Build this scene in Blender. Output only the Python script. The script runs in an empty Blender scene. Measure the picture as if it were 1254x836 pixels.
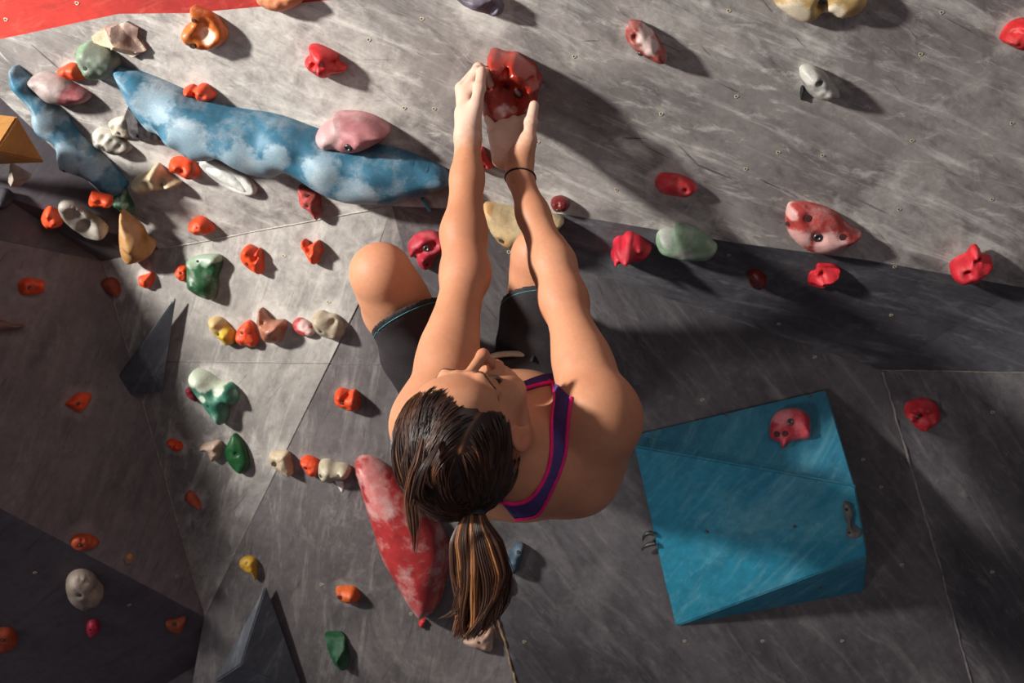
import bpy, bmesh, math, random
import numpy as np
from mathutils import Vector, Matrix, noise, geometry
from mathutils.bvhtree import BVHTree

F = 1250.0            # focal length in pixels of the 1254 x 836 frame
CAMZ = 2.4
SC = bpy.context.scene
COL = bpy.context.scene.collection
rnd = random.Random(7)

def ray(px, py):
    return Vector(((px - 627.0) / F, 1.0, (418.0 - py) / F))
def W(px, py, d):
    r = ray(px, py)
    return Vector((r.x * d, d, CAMZ + r.z * d))
CAM = Vector((0, 0, CAMZ))

# ------------------------------------------------------------------ nodes
def new_mat(name):
    m = bpy.data.materials.new(name); m.use_nodes = True
    nt = m.node_tree
    b = nt.nodes['Principled BSDF']
    return m, nt, b
def N(nt, t, **kw):
    n = nt.nodes.new(t)
    for k, v in kw.items():
        if k in ('inp',):
            for kk, vv in v.items(): n.inputs[kk].default_value = vv
        else: setattr(n, k, v)
    return n
def L(nt, a, b): nt.links.new(a, b)
def ramp(nt, src, p0, p1, c0=(0,0,0,1), c1=(1,1,1,1)):
    r = N(nt, 'ShaderNodeValToRGB')
    r.color_ramp.elements[0].position = p0; r.color_ramp.elements[1].position = p1
    r.color_ramp.elements[0].color = c0; r.color_ramp.elements[1].color = c1
    L(nt, src, r.inputs[0]); return r.outputs[0]
def mixc(nt, fac, a, b, mode='MIX'):
    m = N(nt, 'ShaderNodeMix', data_type='RGBA', blend_type=mode)
    for s, v in ((0, fac), (6, a), (7, b)):
        if hasattr(v, 'type') and hasattr(v, 'links'): L(nt, v, m.inputs[s])
        elif s == 0: m.inputs[0].default_value = v
        else: m.inputs[s].default_value = (*v[:3], 1)
    return m.outputs[2]
def mulv(nt, a, f):
    m = N(nt, 'ShaderNodeMath', operation='MULTIPLY')
    L(nt, a, m.inputs[0])
    if isinstance(f, (int, float)): m.inputs[1].default_value = f
    else: L(nt, f, m.inputs[1])
    return m.outputs[0]
def tex_noise(nt, vec, scale, detail=5, rough=.55, dist=0):
    n = N(nt, 'ShaderNodeTexNoise', inp={'Scale': scale, 'Detail': detail, 'Roughness': rough, 'Distortion': dist})
    L(nt, vec, n.inputs['Vector']); return n.outputs['Fac']
def mapping(nt, vec, rot=0, sc=(1,1,1), loc=(0,0,0)):
    if rot:                                   # turn first, stretch second
        m0 = N(nt, 'ShaderNodeMapping'); m0.inputs['Rotation'].default_value = (0, 0, -rot)
        L(nt, vec, m0.inputs['Vector']); vec = m0.outputs[0]; rot = 0
    m = N(nt, 'ShaderNodeMapping')
    m.inputs['Rotation'].default_value = (0, 0, rot); m.inputs['Scale'].default_value = sc; m.inputs['Location'].default_value = loc
    L(nt, vec, m.inputs['Vector']); return m.outputs[0]

def lin(c):   # sRGB 0-255 -> linear
    return tuple(((v/255)/12.92 if v/255 <= .04045 else ((v/255+.055)/1.055)**2.4) for v in c)

def wall_mat(name, base, dark, light, ang=.35, chalk=.5, scuff=.6, seed=0, scratch=.5):
    m, nt, b = new_mat(name)
    uv = N(nt, 'ShaderNodeUVMap').outputs[0]
    uv = mapping(nt, uv, 0, (1,1,1), (seed*3.1, seed*1.7, 0))
    cloud = tex_noise(nt, uv, 1.6, 8, .6, .4)
    col = mixc(nt, ramp(nt, cloud, .36, .64), lin(dark), lin(base))
    # broad directional rub marks
    v1 = mapping(nt, uv, ang, (1.2, 7, 1))
    s1 = tex_noise(nt, v1, 2.4, 9, .68, .5)
    col = mixc(nt, mulv(nt, ramp(nt, s1, .50, .72), scuff), col, lin(tuple(v*.45 for v in dark)))
    v2 = mapping(nt, uv, ang + .12, (1.3, 9, 1), (4.2, 1.1, 0))
    s2 = tex_noise(nt, v2, 3.2, 9, .7, .6)
    col = mixc(nt, mulv(nt, ramp(nt, s2, .52, .74), chalk), col, lin(light))
    # powdery chalk clouds
    c3 = tex_noise(nt, uv, 2.7, 9, .72, .8)
    col = mixc(nt, mulv(nt, ramp(nt, c3, .54, .76), chalk * .9), col, lin(light))
    # fine speckle
    c4 = tex_noise(nt, uv, 46, 6, .75)
    col = mixc(nt, mulv(nt, ramp(nt, c4, .38, .62), .24), col, lin(tuple(v*.5 for v in dark)))
    # thin dark and light scratches, several directions, masked
    for k, (a, sx, sy, th, cc) in enumerate(((ang-.25, 1.0, 26, .69, tuple(v*.30 for v in dark)), (ang+.55, 1.1, 30, .71, tuple(v*.30 for v in dark)),
                                      (-.5+ang, 1.2, 34, .72, tuple(v*.85 for v in light)), (ang+.08, 1.0, 44, .68, tuple(v*.25 for v in dark)), (1.3, 1.4, 30, .76, light))):
        vv = mapping(nt, uv, a, (sx, sy*.7, 1), (k*7.3, k*2.9, 0))
        s = tex_noise(nt, vv, 5.5, 5, .6, .45)
        col = mixc(nt, mulv(nt, ramp(nt, s, th-.03, th+.02), scratch), col, lin(cc))
    # short smudges
    v5 = mapping(nt, uv, ang - .2, (1, 2.6, 1), (2.2, 7.1, 0))
    s5 = tex_noise(nt, v5, 9, 10, .74, .5)
    col = mixc(nt, mulv(nt, ramp(nt, s5, .52, .68), scuff*.75), col, lin(tuple(v*.5 for v in dark)))
    s6 = tex_noise(nt, mapping(nt, uv, ang + .3, (1, 3.2, 1), (5.2, 3.1, 0)), 12, 10, .76, .6)
    col = mixc(nt, mulv(nt, ramp(nt, s6, .56, .70), chalk*.7), col, lin(light))
    # chalk rubbed into the wall around holds and bolt holes
    ha = N(nt, 'ShaderNodeAttribute', attribute_name='halo').outputs['Fac']
    s7 = tex_noise(nt, uv, 30, 9, .72, .5)
    hm = N(nt, 'ShaderNodeMath', operation='MULTIPLY_ADD'); L(nt, s7, hm.inputs[0]); hm.inputs[1].default_value = .9; L(nt, ha, hm.inputs[2])
    col = mixc(nt, mulv(nt, ramp(nt, hm.outputs[0], .66, 1.35), .42), col, lin(light))
    L(nt, col, b.inputs['Base Color'])
    b.inputs['Roughness'].default_value = .62
    b.inputs['Specular IOR Level'].default_value = .3
    bp = N(nt, 'ShaderNodeBump', inp={'Strength': .25, 'Distance': .003})
    L(nt, s1, bp.inputs['Height']); L(nt, bp.outputs[0], b.inputs['Normal'])
    return m

_hm = {}
def hold_mat(col, col2=None, chalk=.25, rough=.55, spec=.4):
    key = (col, col2, chalk, rough)
    if key in _hm: return _hm[key]
    m, nt, b = new_mat('resin_%d_%d_%d' % col)
    co = N(nt, 'ShaderNodeTexCoord').outputs['Object']
    n1 = tex_noise(nt, co, 26, 7, .6, .1)
    c = mixc(nt, ramp(nt, n1, .3, .7), lin(tuple(v*.72 for v in col)), lin(col))
    at = N(nt, 'ShaderNodeAttribute', attribute_name='patch').outputs['Fac']
    if col2:
        n3 = tex_noise(nt, co, 34, 8, .7)
        ad = N(nt, 'ShaderNodeMath', operation='MULTIPLY_ADD'); L(nt, n3, ad.inputs[0]); ad.inputs[1].default_value = 1.3; L(nt, at, ad.inputs[2])
        c = mixc(nt, mulv(nt, ramp(nt, ad.outputs[0], .75, 1.5), .85), c, lin(col2))
    n2 = tex_noise(nt, co, 19, 9, .68, .15)
    c = mixc(nt, mulv(nt, ramp(nt, n2, .47, .68), chalk), c, lin((222,216,208)))
    n4 = tex_noise(nt, co, 420, 3, .6)
    c = mixc(nt, mulv(nt, ramp(nt, n4, .35, .6), .22), c, lin(tuple(v*.5 for v in col)))
    L(nt, c, b.inputs['Base Color'])
    b.inputs['Roughness'].default_value = rough; b.inputs['Specular IOR Level'].default_value = spec
    bp = N(nt, 'ShaderNodeBump', inp={'Strength': .25, 'Distance': .0015})
    L(nt, n4, bp.inputs['Height']); L(nt, bp.outputs[0], b.inputs['Normal'])
    _hm[key] = m; return m
def plain(name, col, rough=.5, metal=0, nscale=60, var=.25):
    m, nt, b = new_mat(name)
    co = N(nt, 'ShaderNodeTexCoord').outputs['Object']
    n = tex_noise(nt, co, nscale, 5, .6)
    L(nt, mixc(nt, ramp(nt, n, .3, .7), lin(tuple(v*(1-var) for v in col)), lin(col)), b.inputs['Base Color'])
    b.inputs['Roughness'].default_value = rough; b.inputs['Metallic'].default_value = metal
    return m

# ------------------------------------------------------------------ objects
def tag(o, label=None, cat=None, group=None, kind=None):
    for k, v in (('label', label), ('category', cat), ('group', group), ('kind', kind)):
        if v: o[k] = v
def mkobj(name, verts, faces, mat, parent=None, smooth=True, mw=None):
    me = bpy.data.meshes.new(name); me.from_pydata([tuple(v) for v in verts], [], faces); me.update()
    if mat: me.materials.append(mat)
    if smooth: me.shade_smooth()
    o = bpy.data.objects.new(name, me); COL.objects.link(o)
    if parent: o.parent = parent
    elif mw is not None: o.matrix_world = mw
    return o
def tube(pts, r, sides=6, closed=False):
    pts = [Vector(p) for p in pts]; n = len(pts); V = []; Fc = []
    rr = r if isinstance(r, (list, tuple)) else [r]*n
    up = None
    for i, p in enumerate(pts):
        a = pts[(i-1) % n] if (closed or i) else p; c = pts[(i+1) % n] if (closed or i < n-1) else p
        t = (c - a).normalized()
        if up is None: up = t.orthogonal().normalized()
        up = (up - t*up.dot(t)).normalized(); s = t.cross(up)
        for k in range(sides):
            th = 2*math.pi*k/sides
            V.append(p + (up*math.cos(th) + s*math.sin(th))*rr[i])
    m = n if closed else n-1
    for i in range(m):
        for k in range(sides):
            a = i*sides+k; b2 = i*sides+(k+1) % sides; c = ((i+1) % n)*sides+(k+1) % sides; d = ((i+1) % n)*sides+k
            Fc.append((a, b2, c, d))
    if not closed:
        Fc.append(tuple(range(sides-1, -1, -1))); Fc.append(tuple((n-1)*sides+k for k in range(sides)))
    return V, Fc
def catmull(P, sub, closed=True):
    n = len(P); out = []
    rng = n if closed else n-1
    for i in range(rng):
        p0 = P[(i-1) % n] if closed or i else P[0]; p1 = P[i]; p2 = P[(i+1) % n]; p3 = P[(i+2) % n] if closed or i < n-2 else P[-1]
        for k in range(sub):
            t = k/sub
            out.append(0.5*((2*p1) + (p2-p0)*t + (2*p0-5*p1+4*p2-p3)*t*t + (3*p1-p0-3*p2+p3)*t**3))
    if not closed: out.append(P[-1])
    return out

# ------------------------------------------------------------------ wall planes
class Plane:
    def __init__(s, a, b, c):
        s.o = a; n = (b-a).cross(c-a).normalized()
        if n.dot(CAM - a) < 0: n = -n
        s.n = n
        u = Vector((1,0,0)); u = (u - n*u.dot(n)).normalized(); s.u = u; s.v = n.cross(u)
        if s.v.z < 0: s.v = -s.v; s.u = s.v.cross(n)
    def hit(s, px, py, lift=0):
        r = ray(px, py)
        t = (s.o + s.n*lift - CAM).dot(s.n) / r.dot(s.n)
        return CAM + r*t
    def d(s, px, py): return s.hit(px, py).y
def UD(px, py, a=2.25, b=-.10, c=.6):
    xr = (px-627)/F; zr = (418-py)/F
    return a/(1 - b*xr + c*zr)
PT = {}
def pt(px, py, d): return W(px, py, d)
U = Plane(*[W(x, y, UD(x, y)) for x, y in ((200,100),(900,50),(700,300))])
pA = W(195,305,UD(195,305)); pB = W(480,252,UD(480,252)); pC = W(250,755,2.42)
P = Plane(pA, pB, pC)
Q1 = Plane(pB, W(250,755,2.42), W(632,836,2.43))
Q = Plane(pB, W(1080,453,2.30), W(632,836,2.43))
R = Plane(W(1080,453,2.30), W(1190,836,Q.d(1190,836)), W(1254,456,2.22))
S = Plane(W(690,262,UD(690,262)), W(1060,318,UD(1060,318)), W(1000,425,Q.d(1000,425)))
v3 = P.hit(125,320)
LW = Plane(v3, W(250,755,2.42), W(0,293,2.05))
M1 = Plane(pA, v3, W(0,238,2.07))
M2 = Plane(v3, W(0,238,2.07), W(0,293,2.05))
LL = Plane(W(250,755,2.42), W(0,622,LW.d(0,622)), W(0,836,2.36))
PL = dict(U=U, P=P, Q1=Q1, Q=Q, R=R, S=S, L=LW, M1=M1, M2=M2, LL=LL)

g1 = wall_mat('grey_painted_plywood', (164,158,153), (106,100,99), (226,222,214), -.50, .60, .62, 0, .7)
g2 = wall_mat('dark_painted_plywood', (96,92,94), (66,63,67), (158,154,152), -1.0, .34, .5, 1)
g3 = wall_mat('shaded_painted_plywood', (118,109,112), (94,86,89), (150,140,138), 1.15, .3, .5, 2, .45)  # left panel: part of its shade is mixed into the colour
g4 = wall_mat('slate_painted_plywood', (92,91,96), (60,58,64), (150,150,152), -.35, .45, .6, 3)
g5 = wall_mat('warm_grey_plywood', (160,155,149), (106,101,99), (214,210,202), 1.1, .5, .4, 4)
g6 = wall_mat('mid_grey_plywood', (116,110,110), (82,77,78), (176,170,164), 1.25, .45, .5, 6)
gr = wall_mat('red_painted_plywood', (190,50,38), (150,34,28), (226,130,110), .2, .35, .35, 5, .4)
gm = wall_mat('shadow_side_plywood', (92,85,90), (68,62,67), (120,112,112), .6, .2, .35, 8)  # recess, wedge and lower left: their shade is painted in as a darker grey

GRID = ()
def facet(name, pts, mat, plane=None, grid=0):
    """pts: list of world points; uv in metres on the plane"""
    c = sum(pts, Vector())/len(pts)
    pl = plane or Plane(pts[0], pts[1], pts[2])
    # closed thin board, 18 mm thick, behind the visible face
    n = len(pts)
    loc = [p - c for p in pts]
    V = loc + [p - pl.n*.018 for p in loc]
    Fc = [tuple(range(n)), tuple(range(2*n-1, n-1, -1))]
    for i in range(n): Fc.append((i, n+i, n+(i+1) % n, (i+1) % n))
    me = bpy.data.meshes.new(name); me.from_pydata([tuple(v) for v in V], [], Fc); me.update()
    bm = bmesh.new(); bm.from_mesh(me); bmesh.ops.recalc_face_normals(bm, faces=bm.faces)
    bmesh.ops.triangulate(bm, faces=[f for f in bm.faces if len(f.verts) > 4]); bm.to_mesh(me); bm.free()
    if name in GRID:
        P2 = [Vector(((p-c).dot(pl.u), (p-c).dot(pl.v))) for p in pts]
        sp = .022; bd = []; bd3 = []
        for i in range(n):
            a, b = P2[i], P2[(i+1) % n]; k = max(1, int((b-a).length/sp))
            for j in range(k): bd.append(a.lerp(b, j/k)); bd3.append(loc[i].lerp(loc[(i+1) % n], j/k))
        x0, x1 = min(q.x for q in bd), max(q.x for q in bd); y0, y1 = min(q.y for q in bd), max(q.y for q in bd)
        inn = []
        y = y0
        while y < y1:
            xs = []
            for i in range(n):
                a, b = P2[i], P2[(i+1) % n]
                if (a.y > y) != (b.y > y): xs.append(a.x + (y-a.y)/(b.y-a.y)*(b.x-a.x))
            xs.sort()
            for i in range(0, len(xs)-1, 2):
                x = xs[i] + sp*.7
                while x < xs[i+1] - sp*.6: inn.append(Vector((x, y))); x += sp
            y += sp
        r_ = geometry.delaunay_2d_cdt(bd + inn, [], [list(range(len(bd)))], 1, 1e-6)
        dz = (loc[0]).dot(pl.n)
        V2 = []
        for q, orig in zip(r_[0], r_[3]):
            o_ = orig[0] if orig else -1
            V2.append(bd3[o_] if 0 <= o_ < len(bd) else pl.u*q.x + pl.v*q.y + pl.n*(-(c-pl.o).dot(pl.n)))
        me = bpy.data.meshes.new(name)
        nb = len(V2); back = [p - pl.n*.018 for p in loc]
        F2 = [tuple(f) for f in r_[2]]
        me.from_pydata([tuple(v) for v in V2 + back], [], F2 + [tuple(range(nb+n-1, nb-1, -1))]); me.update()
    uvl = me.uv_layers.new(name='UVMap')
    for lp in me.loops:
        w = me.vertices[lp.vertex_index].co + c
        uvl.data[lp.index].uv = (w.dot(pl.u), w.dot(pl.v))
    me.materials.append(mat)
    o = bpy.data.objects.new(name, me); o.location = c; COL.objects.link(o); o['kind'] = 'structure'
    return o
def H(pl, *xy): return [pl.hit(x, y) for x, y in xy]
walls = {}; HALO = []
GRID = ('wall_upper', 'wall_center', 'wall_lower', 'wall_left_center', 'wall_left')
walls['U'] = facet('wall_upper', H(U,(-60,62),(0,48),(145,17),(235,16),(406,0),(800,-60),(1500,-150),(1500,375),(1254,352),(1060,318),(900,297),(690,262),(480,252),(195,305),(25,143)), g1, U)
walls['red'] = facet('wall_upper_red', H(U,(-60,62),(-320,-186),(-320,-420),(1500,-420),(1500,-150),(800,-60),(406,0),(235,16),(145,17),(0,48)), gr, U)
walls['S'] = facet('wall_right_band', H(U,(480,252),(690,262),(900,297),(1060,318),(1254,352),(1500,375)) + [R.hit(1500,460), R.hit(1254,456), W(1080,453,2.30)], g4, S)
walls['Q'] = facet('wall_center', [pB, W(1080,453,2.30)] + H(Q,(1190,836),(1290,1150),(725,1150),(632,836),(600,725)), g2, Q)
walls['Q1'] = facet('wall_lower', [pB] + H(Q,(600,725),(632,836),(725,1150)) + H(Q1,(180,1150)) + [W(250,755,2.42), Q1.hit(440,369)], g6, Q1)
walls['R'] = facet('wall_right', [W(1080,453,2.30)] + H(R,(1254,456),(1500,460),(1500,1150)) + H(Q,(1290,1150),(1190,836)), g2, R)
walls['P'] = facet('wall_left_center', [pA, pB, P.hit(440,369), W(250,755,2.42), v3], g5, P)
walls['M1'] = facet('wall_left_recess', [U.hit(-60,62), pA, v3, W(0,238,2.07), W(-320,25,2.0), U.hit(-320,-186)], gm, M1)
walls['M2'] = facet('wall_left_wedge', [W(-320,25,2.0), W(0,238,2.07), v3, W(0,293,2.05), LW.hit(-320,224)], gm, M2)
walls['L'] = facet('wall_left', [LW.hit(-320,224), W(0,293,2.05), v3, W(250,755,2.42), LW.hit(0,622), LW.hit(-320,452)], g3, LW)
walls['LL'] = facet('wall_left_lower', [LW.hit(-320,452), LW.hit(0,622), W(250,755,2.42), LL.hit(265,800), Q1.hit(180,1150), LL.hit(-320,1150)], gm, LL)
edge_mat = plain('worn_plywood_edge', (150,142,132), .7, 0, 90, .4)
edge_dk = plain('worn_dark_edge', (112,106,104), .7, 0, 90, .5)
edge_tan = plain('raw_plywood_edge', (176,150,112), .7, 0, 90, .45)
def seam(i, pts, r, mat):
    p = []
    for a, b in zip(pts[:-1], pts[1:]):
        for k in range(12): p.append(a.lerp(b, k/12) + Vector((rnd.uniform(-1,1), rnd.uniform(-1,1), rnd.uniform(-1,1)))*r*.5)
    p.append(pts[-1])
    c = p[0].copy()
    V, Fc = tube([q-c for q in p], [r*rnd.uniform(.55,1.1) for _ in p], 5)
    o = mkobj('trim_%d' % i, V, Fc, mat); o.location = c; o['kind'] = 'structure'
seam(1, [q + (U.n + P.n)*.0008 for q in (pA, pB)], .0012, plain('pale_worn_edge', (206,200,190), .7, 0, 90, .25))
seam(2, [W(1080,453,2.297), R.hit(1254,456), R.hit(1500,460)], .0013, edge_mat)
seam(3, [q + Q.n*.001 for q in H(Q,(1081,455),(1100,520),(1150,690),(1190,836),(1250,1020))], .0034, plain('scuffed_edge', (128,120,118), .7, 0, 60, .3))
seam(4, H(Q,(598,720),(612,765),(632,836),(660,930)), .0036, edge_tan)
seam(5, H(P,(200,443),(405,445)) , .0007, edge_dk)
seam(6, [q + LW.n*.001 for q in (v3, W(250,755,2.42))], .0018, edge_mat)
seam(7, [W(0,293,2.05), v3], .0012, edge_dk)
seam(8, H(S,(720,315),(860,368),(1076,452)), .0011, edge_dk)
seam(9, H(Q1,(405,446),(530,447)), .0008, edge_dk)
# ------------------------------------------------------------------ holds
ZS = dict(A=(0,0,3.919), B=(0,200,3.919), C=(0,400,3.919), D=(0,600,3.542), E=(300,0,3.919), Fz=(200,230,4.471), G=(200,430,4.471),
          Hh=(360,540,2.825), I=(540,50,4.178), J=(420,230,3.344), Lz=(740,0,2.4397), M=(660,190,4.471), Nn=(900,220,3.542), O=(750,450,2.488), X=(0,0,1))
def zc(z, x, y):
    ox, oy, s = ZS[z]; return ox + x/s, oy + y/s
steel = plain('dark_steel_bolt', (92,90,88), .35, .8)
steel_lt = plain('bright_steel_bolt', (190,188,182), .3, .8)
black = plain('black_recess', (14,13,13), .8)

def ring_disc(r, h, sides=12, hexr=None):
    """button bolt head: rim, dished face and hexagonal socket as one mesh"""
    V = []; Fc = []
    prof = [(r, -h), (r, h*.4), (r*.8, h), (r*.45, h), (r*.4, h*.2), (0.0001, h*.15)]
    for i, (rr, z) in enumerate(prof):
        for k in range(sides):
            a = 2*math.pi*k/sides
            V.append((rr*math.cos(a), rr*math.sin(a), z))
    for i in range(len(prof)-1):
        for k in range(sides):
            Fc.append((i*sides+k, i*sides+(k+1) % sides, (i+1)*sides+(k+1) % sides, (i+1)*sides+k))
    return V, Fc
BOLT = {}
def bolt_mesh(r):
    k = round(r, 4)
    if k not in BOLT:
        V, Fc = ring_disc(r, r*.35); me = bpy.data.meshes.new('bolt'); me.from_pydata(V, [], Fc); me.update(); me.materials.append(steel); me.shade_smooth(); BOLT[k] = me
    return BOLT[k]
HOLE = {}
def hole_mesh(r, col=None):
    k = (round(r, 4), col)
    if k not in HOLE:
        V = []; Fc = []; n = 12
        for rr, z in ((r*1.1, -.0006), (r, .0010), (r*.85, .0009), (.0001, .0008)):
            for i in range(n):
                a = 2*math.pi*i/n; V.append((rr*math.cos(a), rr*math.sin(a), z))
        for j in range(3):
            for i in range(n): Fc.append((j*n+i, j*n+(i+1) % n, (j+1)*n+(i+1) % n, (j+1)*n+i))
        me = bpy.data.meshes.new('bolt_hole'); me.from_pydata(V, [], Fc); me.update(); me.materials.append(plain('hole_recess', tuple(v*.34 for v in col), .8) if col else black); me.shade_smooth(); HOLE[k] = me
    return HOLE[k]

def hold(label, z, pts, pl, h, mat, name='climbing_hold', cat='climbing hold', group=None, lumps=(), bolts=(), holes=(), patch=(),
         rock=0, nz=.12, edge=.25, wid=1.0, lift=.35, linear=False, n=620, seed=None, flat=False, nf=1.0):
    """A cast hold: outline on the wall plane, raised skin with lumps, dents, bolt and screw holes."""
    p = PL[pl] if isinstance(pl, str) else pl
    sd = seed if seed is not None else sum(int(a+b) for a, b in pts) % 97
    hits = [p.hit(*zc(z, x, y), h*lift) - p.n*h*lift for x, y in pts]
    c = sum(hits, Vector())/len(hits)
    def loc2(q): q = q - c; return Vector((q.dot(p.u), q.dot(p.v)))
    P2 = [loc2(q) for q in hits]
    ol = P2 if linear else catmull(P2, 6)
    if linear:
        o2 = []
        for i in range(len(ol)):
            a = ol[i]; b = ol[(i+1) % len(ol)]; k = max(1, int((b-a).length/.006))
            o2 += [a.lerp(b, j/k) for j in range(k)]
        ol = o2
    area = abs(sum(ol[i-1].x*ol[i].y - ol[i].x*ol[i-1].y for i in range(len(ol))))/2
    sp = math.sqrt(area/n*1.15)
    A = np.array([(q.x, q.y) for q in ol]); B = np.roll(A, -1, 0)
    def dist_in(Q):
        d2 = np.full(len(Q), 1e9); ins = np.zeros(len(Q), bool)
        for a, b in zip(A, B):
            ab = b-a; t = np.clip(((Q-a) @ ab)/max(ab @ ab, 1e-12), 0, 1)
            d2 = np.minimum(d2, ((Q-a-t[:, None]*ab)**2).sum(1))
            cond = (a[1] > Q[:, 1]) != (b[1] > Q[:, 1])
            with np.errstate(divide='ignore', invalid='ignore'):
                xi = a[0] + (Q[:, 1]-a[1])/(b[1]-a[1] if b[1] != a[1] else 1e-9)*(b[0]-a[0])
            ins ^= cond & (Q[:, 0] < xi)
        return np.sqrt(d2), ins
    gx = np.arange(A[:, 0].min(), A[:, 0].max(), sp); gy = np.arange(A[:, 1].min(), A[:, 1].max(), sp*.866)
    G = np.array([(x + (sp/2 if j % 2 else 0), y) for j, y in enumerate(gy) for x in gx])
    d, ins = dist_in(G)
    G = G[ins & (d > sp*.45)]
    allp = [Vector((float(a), float(b))) for a, b in A] + [Vector((float(a), float(b))) for a, b in G]
    m = len(A)
    r = geometry.delaunay_2d_cdt(allp, [], [list(range(m))], 1, 1e-7)
    vs, fs = r[0], r[2]
    VV = np.array([(v.x, v.y) for v in vs]); dd, _ = dist_in(VV)
    D = dd.max()
    t = np.clip(dd/(D*wid), 0, 1)
    hh = edge + (1-edge)*np.sqrt(np.clip(1-(1-t)**2, 0, 1))
    ext = max(np.ptp(A[:, 0]), np.ptp(A[:, 1]))
    HALO.append((np.array(c), ext*.5, .55))
    rs = random.Random(sd)
    if rock:
        best = np.full(len(VV), 9.)
        for k in range(rock):
            a = rs.uniform(0, 2*math.pi) if rock > 3 else 2*math.pi*k/rock + .5
            sl = rs.uniform(.6, 1.7)/max(D, 1e-6)*.5; off = rs.uniform(.75, 1.15)
            best = np.minimum(best, off + sl*(VV @ np.array([math.cos(a), math.sin(a)])))
        hh = np.minimum(hh*1.15, np.clip(best, .2, 2))
    def local(zx, zy):
        q = p.hit(*zc(z, zx, zy), h*.7); return loc2(q)
    zs = ZS[z][2]; mpp = c.y/F/zs
    for zx, zy, rz, am in lumps:
        q = local(zx, zy); rr = rz*mpp
        hh = hh + am*np.exp(-((VV[:, 0]-q.x)**2 + (VV[:, 1]-q.y)**2)/rr**2)*np.clip(dd/(D*.2), 0, 1)
    nn = np.array([noise.noise(Vector((x*nf*2.2/ext*1.6 + sd, y*nf*2.2/ext*1.6, sd*.37))) + .4*noise.noise(Vector((x*nf*7/ext + sd, y*nf*7/ext, 3.3))) for x, y in VV])
    hh = hh + nz*nn*np.clip(dd/(D*.3), 0, 1)
    hh = np.maximum(hh, .06)*h
    # sockets under bolts
    for zx, zy, rz in list(bolts) + list(holes):
        q = local(zx, zy); rr = rz*mpp
        hh = hh - min(.10*h, rr*.5)*np.exp(-(((VV[:, 0]-q.x)**2 + (VV[:, 1]-q.y)**2)/(rr*1.5)**2)**2)
    top = [(v.x, v.y, float(z_)) for v, z_ in zip(VV_list(VV), hh)]
    # skirt down to the wall
    ids = [k for k in range(len(vs))]
    edges = {}
    for f in fs:
        for i in range(len(f)):
            e = (f[i], f[(i+1) % len(f)]); edges[tuple(sorted(e))] = edges.get(tuple(sorted(e)), []) + [e]
    V = list(top); Fc = [tuple(f) for f in fs]; low = {}
    for e, l in edges.items():
        if len(l) == 1:
            a, b = l[0]
            for q in (a, b):
                if q not in low:
                    low[q] = len(V); V.append((VV[q][0]*.99, VV[q][1]*.99, -.003))
            Fc.append((b, a, low[a], low[b]))
    mw = Matrix.Identity(4)
    for i in range(3): mw[i][0] = p.u[i]; mw[i][1] = p.v[i]; mw[i][2] = p.n[i]; mw[i][3] = c[i]
    o = mkobj(name, V, Fc, mat, None, not flat and not rock, mw)
    if rock:
        o.data.shade_smooth(); o.data.set_sharp_from_angle(angle=math.radians(24))
    if patch:
        pa = np.zeros(len(V))
        for zx, zy, rz in patch:
            q = local(zx, zy); rr = rz*mpp
            w = np.array([((v[0]-q.x)**2 + (v[1]-q.y)**2) for v in V])
            pa = np.maximum(pa, np.clip(1.35-np.sqrt(w)/rr, 0, 1)*.7)
        at = o.data.attributes.new('patch', 'FLOAT', 'POINT'); at.data.foreach_set('value', pa)
    tag(o, label, cat, group)
    bv = BVHTree.FromPolygons([Vector(v) for v in V], Fc)
    for kind, lst in (('bolt', bolts), ('bolt_hole', holes)):
        for zx, zy, rz in lst:
            q = local(zx, zy); rr = rz*mpp
            hit = bv.ray_cast(Vector((q.x, q.y, .5)), Vector((0, 0, -1)))
            if hit[0] is None: continue
            nrm = hit[1] if hit[1].z > 0 else -hit[1]
            me = bolt_mesh(rr) if kind == 'bolt' else hole_mesh(rr, tuple(int(q_) for q_ in mat.name.split('.')[0].split('_')[1:]) if mat.name.startswith('resin') else None)
            b = bpy.data.objects.new(kind, me); COL.objects.link(b); b.parent = o
            nrm = (nrm + Vector((0, 0, .3))).normalized()
            rot = nrm.to_track_quat('Z', 'Y').to_matrix().to_4x4()
            b.matrix_local = Matrix.Translation(hit[0] + nrm*(.0004 + rr*(.10 if kind == 'bolt_hole' else 0))) @ rot
    return o
def VV_list(VV): return [Vector((float(a), float(b))) for a, b in VV]

OR = hold_mat((240,78,30), None, .08, .5); RD = hold_mat((226,40,44), None, .10, .5); RDc = hold_mat((205,48,48), None, .45, .6)
OG = 'small orange climbing holds'; RG = 'small red climbing holds'
# --- upper wall, left
hold('brown and cream angular rock hold topmost at left, touching a green oval hold', 'A', [(430,180),(500,130),(600,110),(655,140),(650,185),(695,245),(625,282),(590,260),(530,240),(480,225),(440,212)], 'U', .05, hold_mat((140,112,100),(216,190,158),.3), rock=5, linear=True, patch=[(460,205,55),(560,255,45)], seed=3)
hold('pale green oval hold with two screw holes overlapping the brown rock hold', 'A', [(375,230),(400,212),(430,207),(500,235),(555,275),(568,320),(540,360),(490,382),(430,375),(390,330),(372,280)], 'U', .05, hold_mat((120,160,122),(100,105,98),.15), patch=[(480,300,90)], holes=[(420,320,10),(425,357,6)], wid=.9)
hold('small orange lumpy hold tucked left under the pale green oval hold', 'A', [(285,330),(310,315),(340,300),(375,310),(400,345),(418,372),(370,383),(320,372),(290,350)], 'U', .025, OR, group=OG, lumps=[(310,340,25,.3),(360,330,25,.4)], lift=.1, seed=5)
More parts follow.
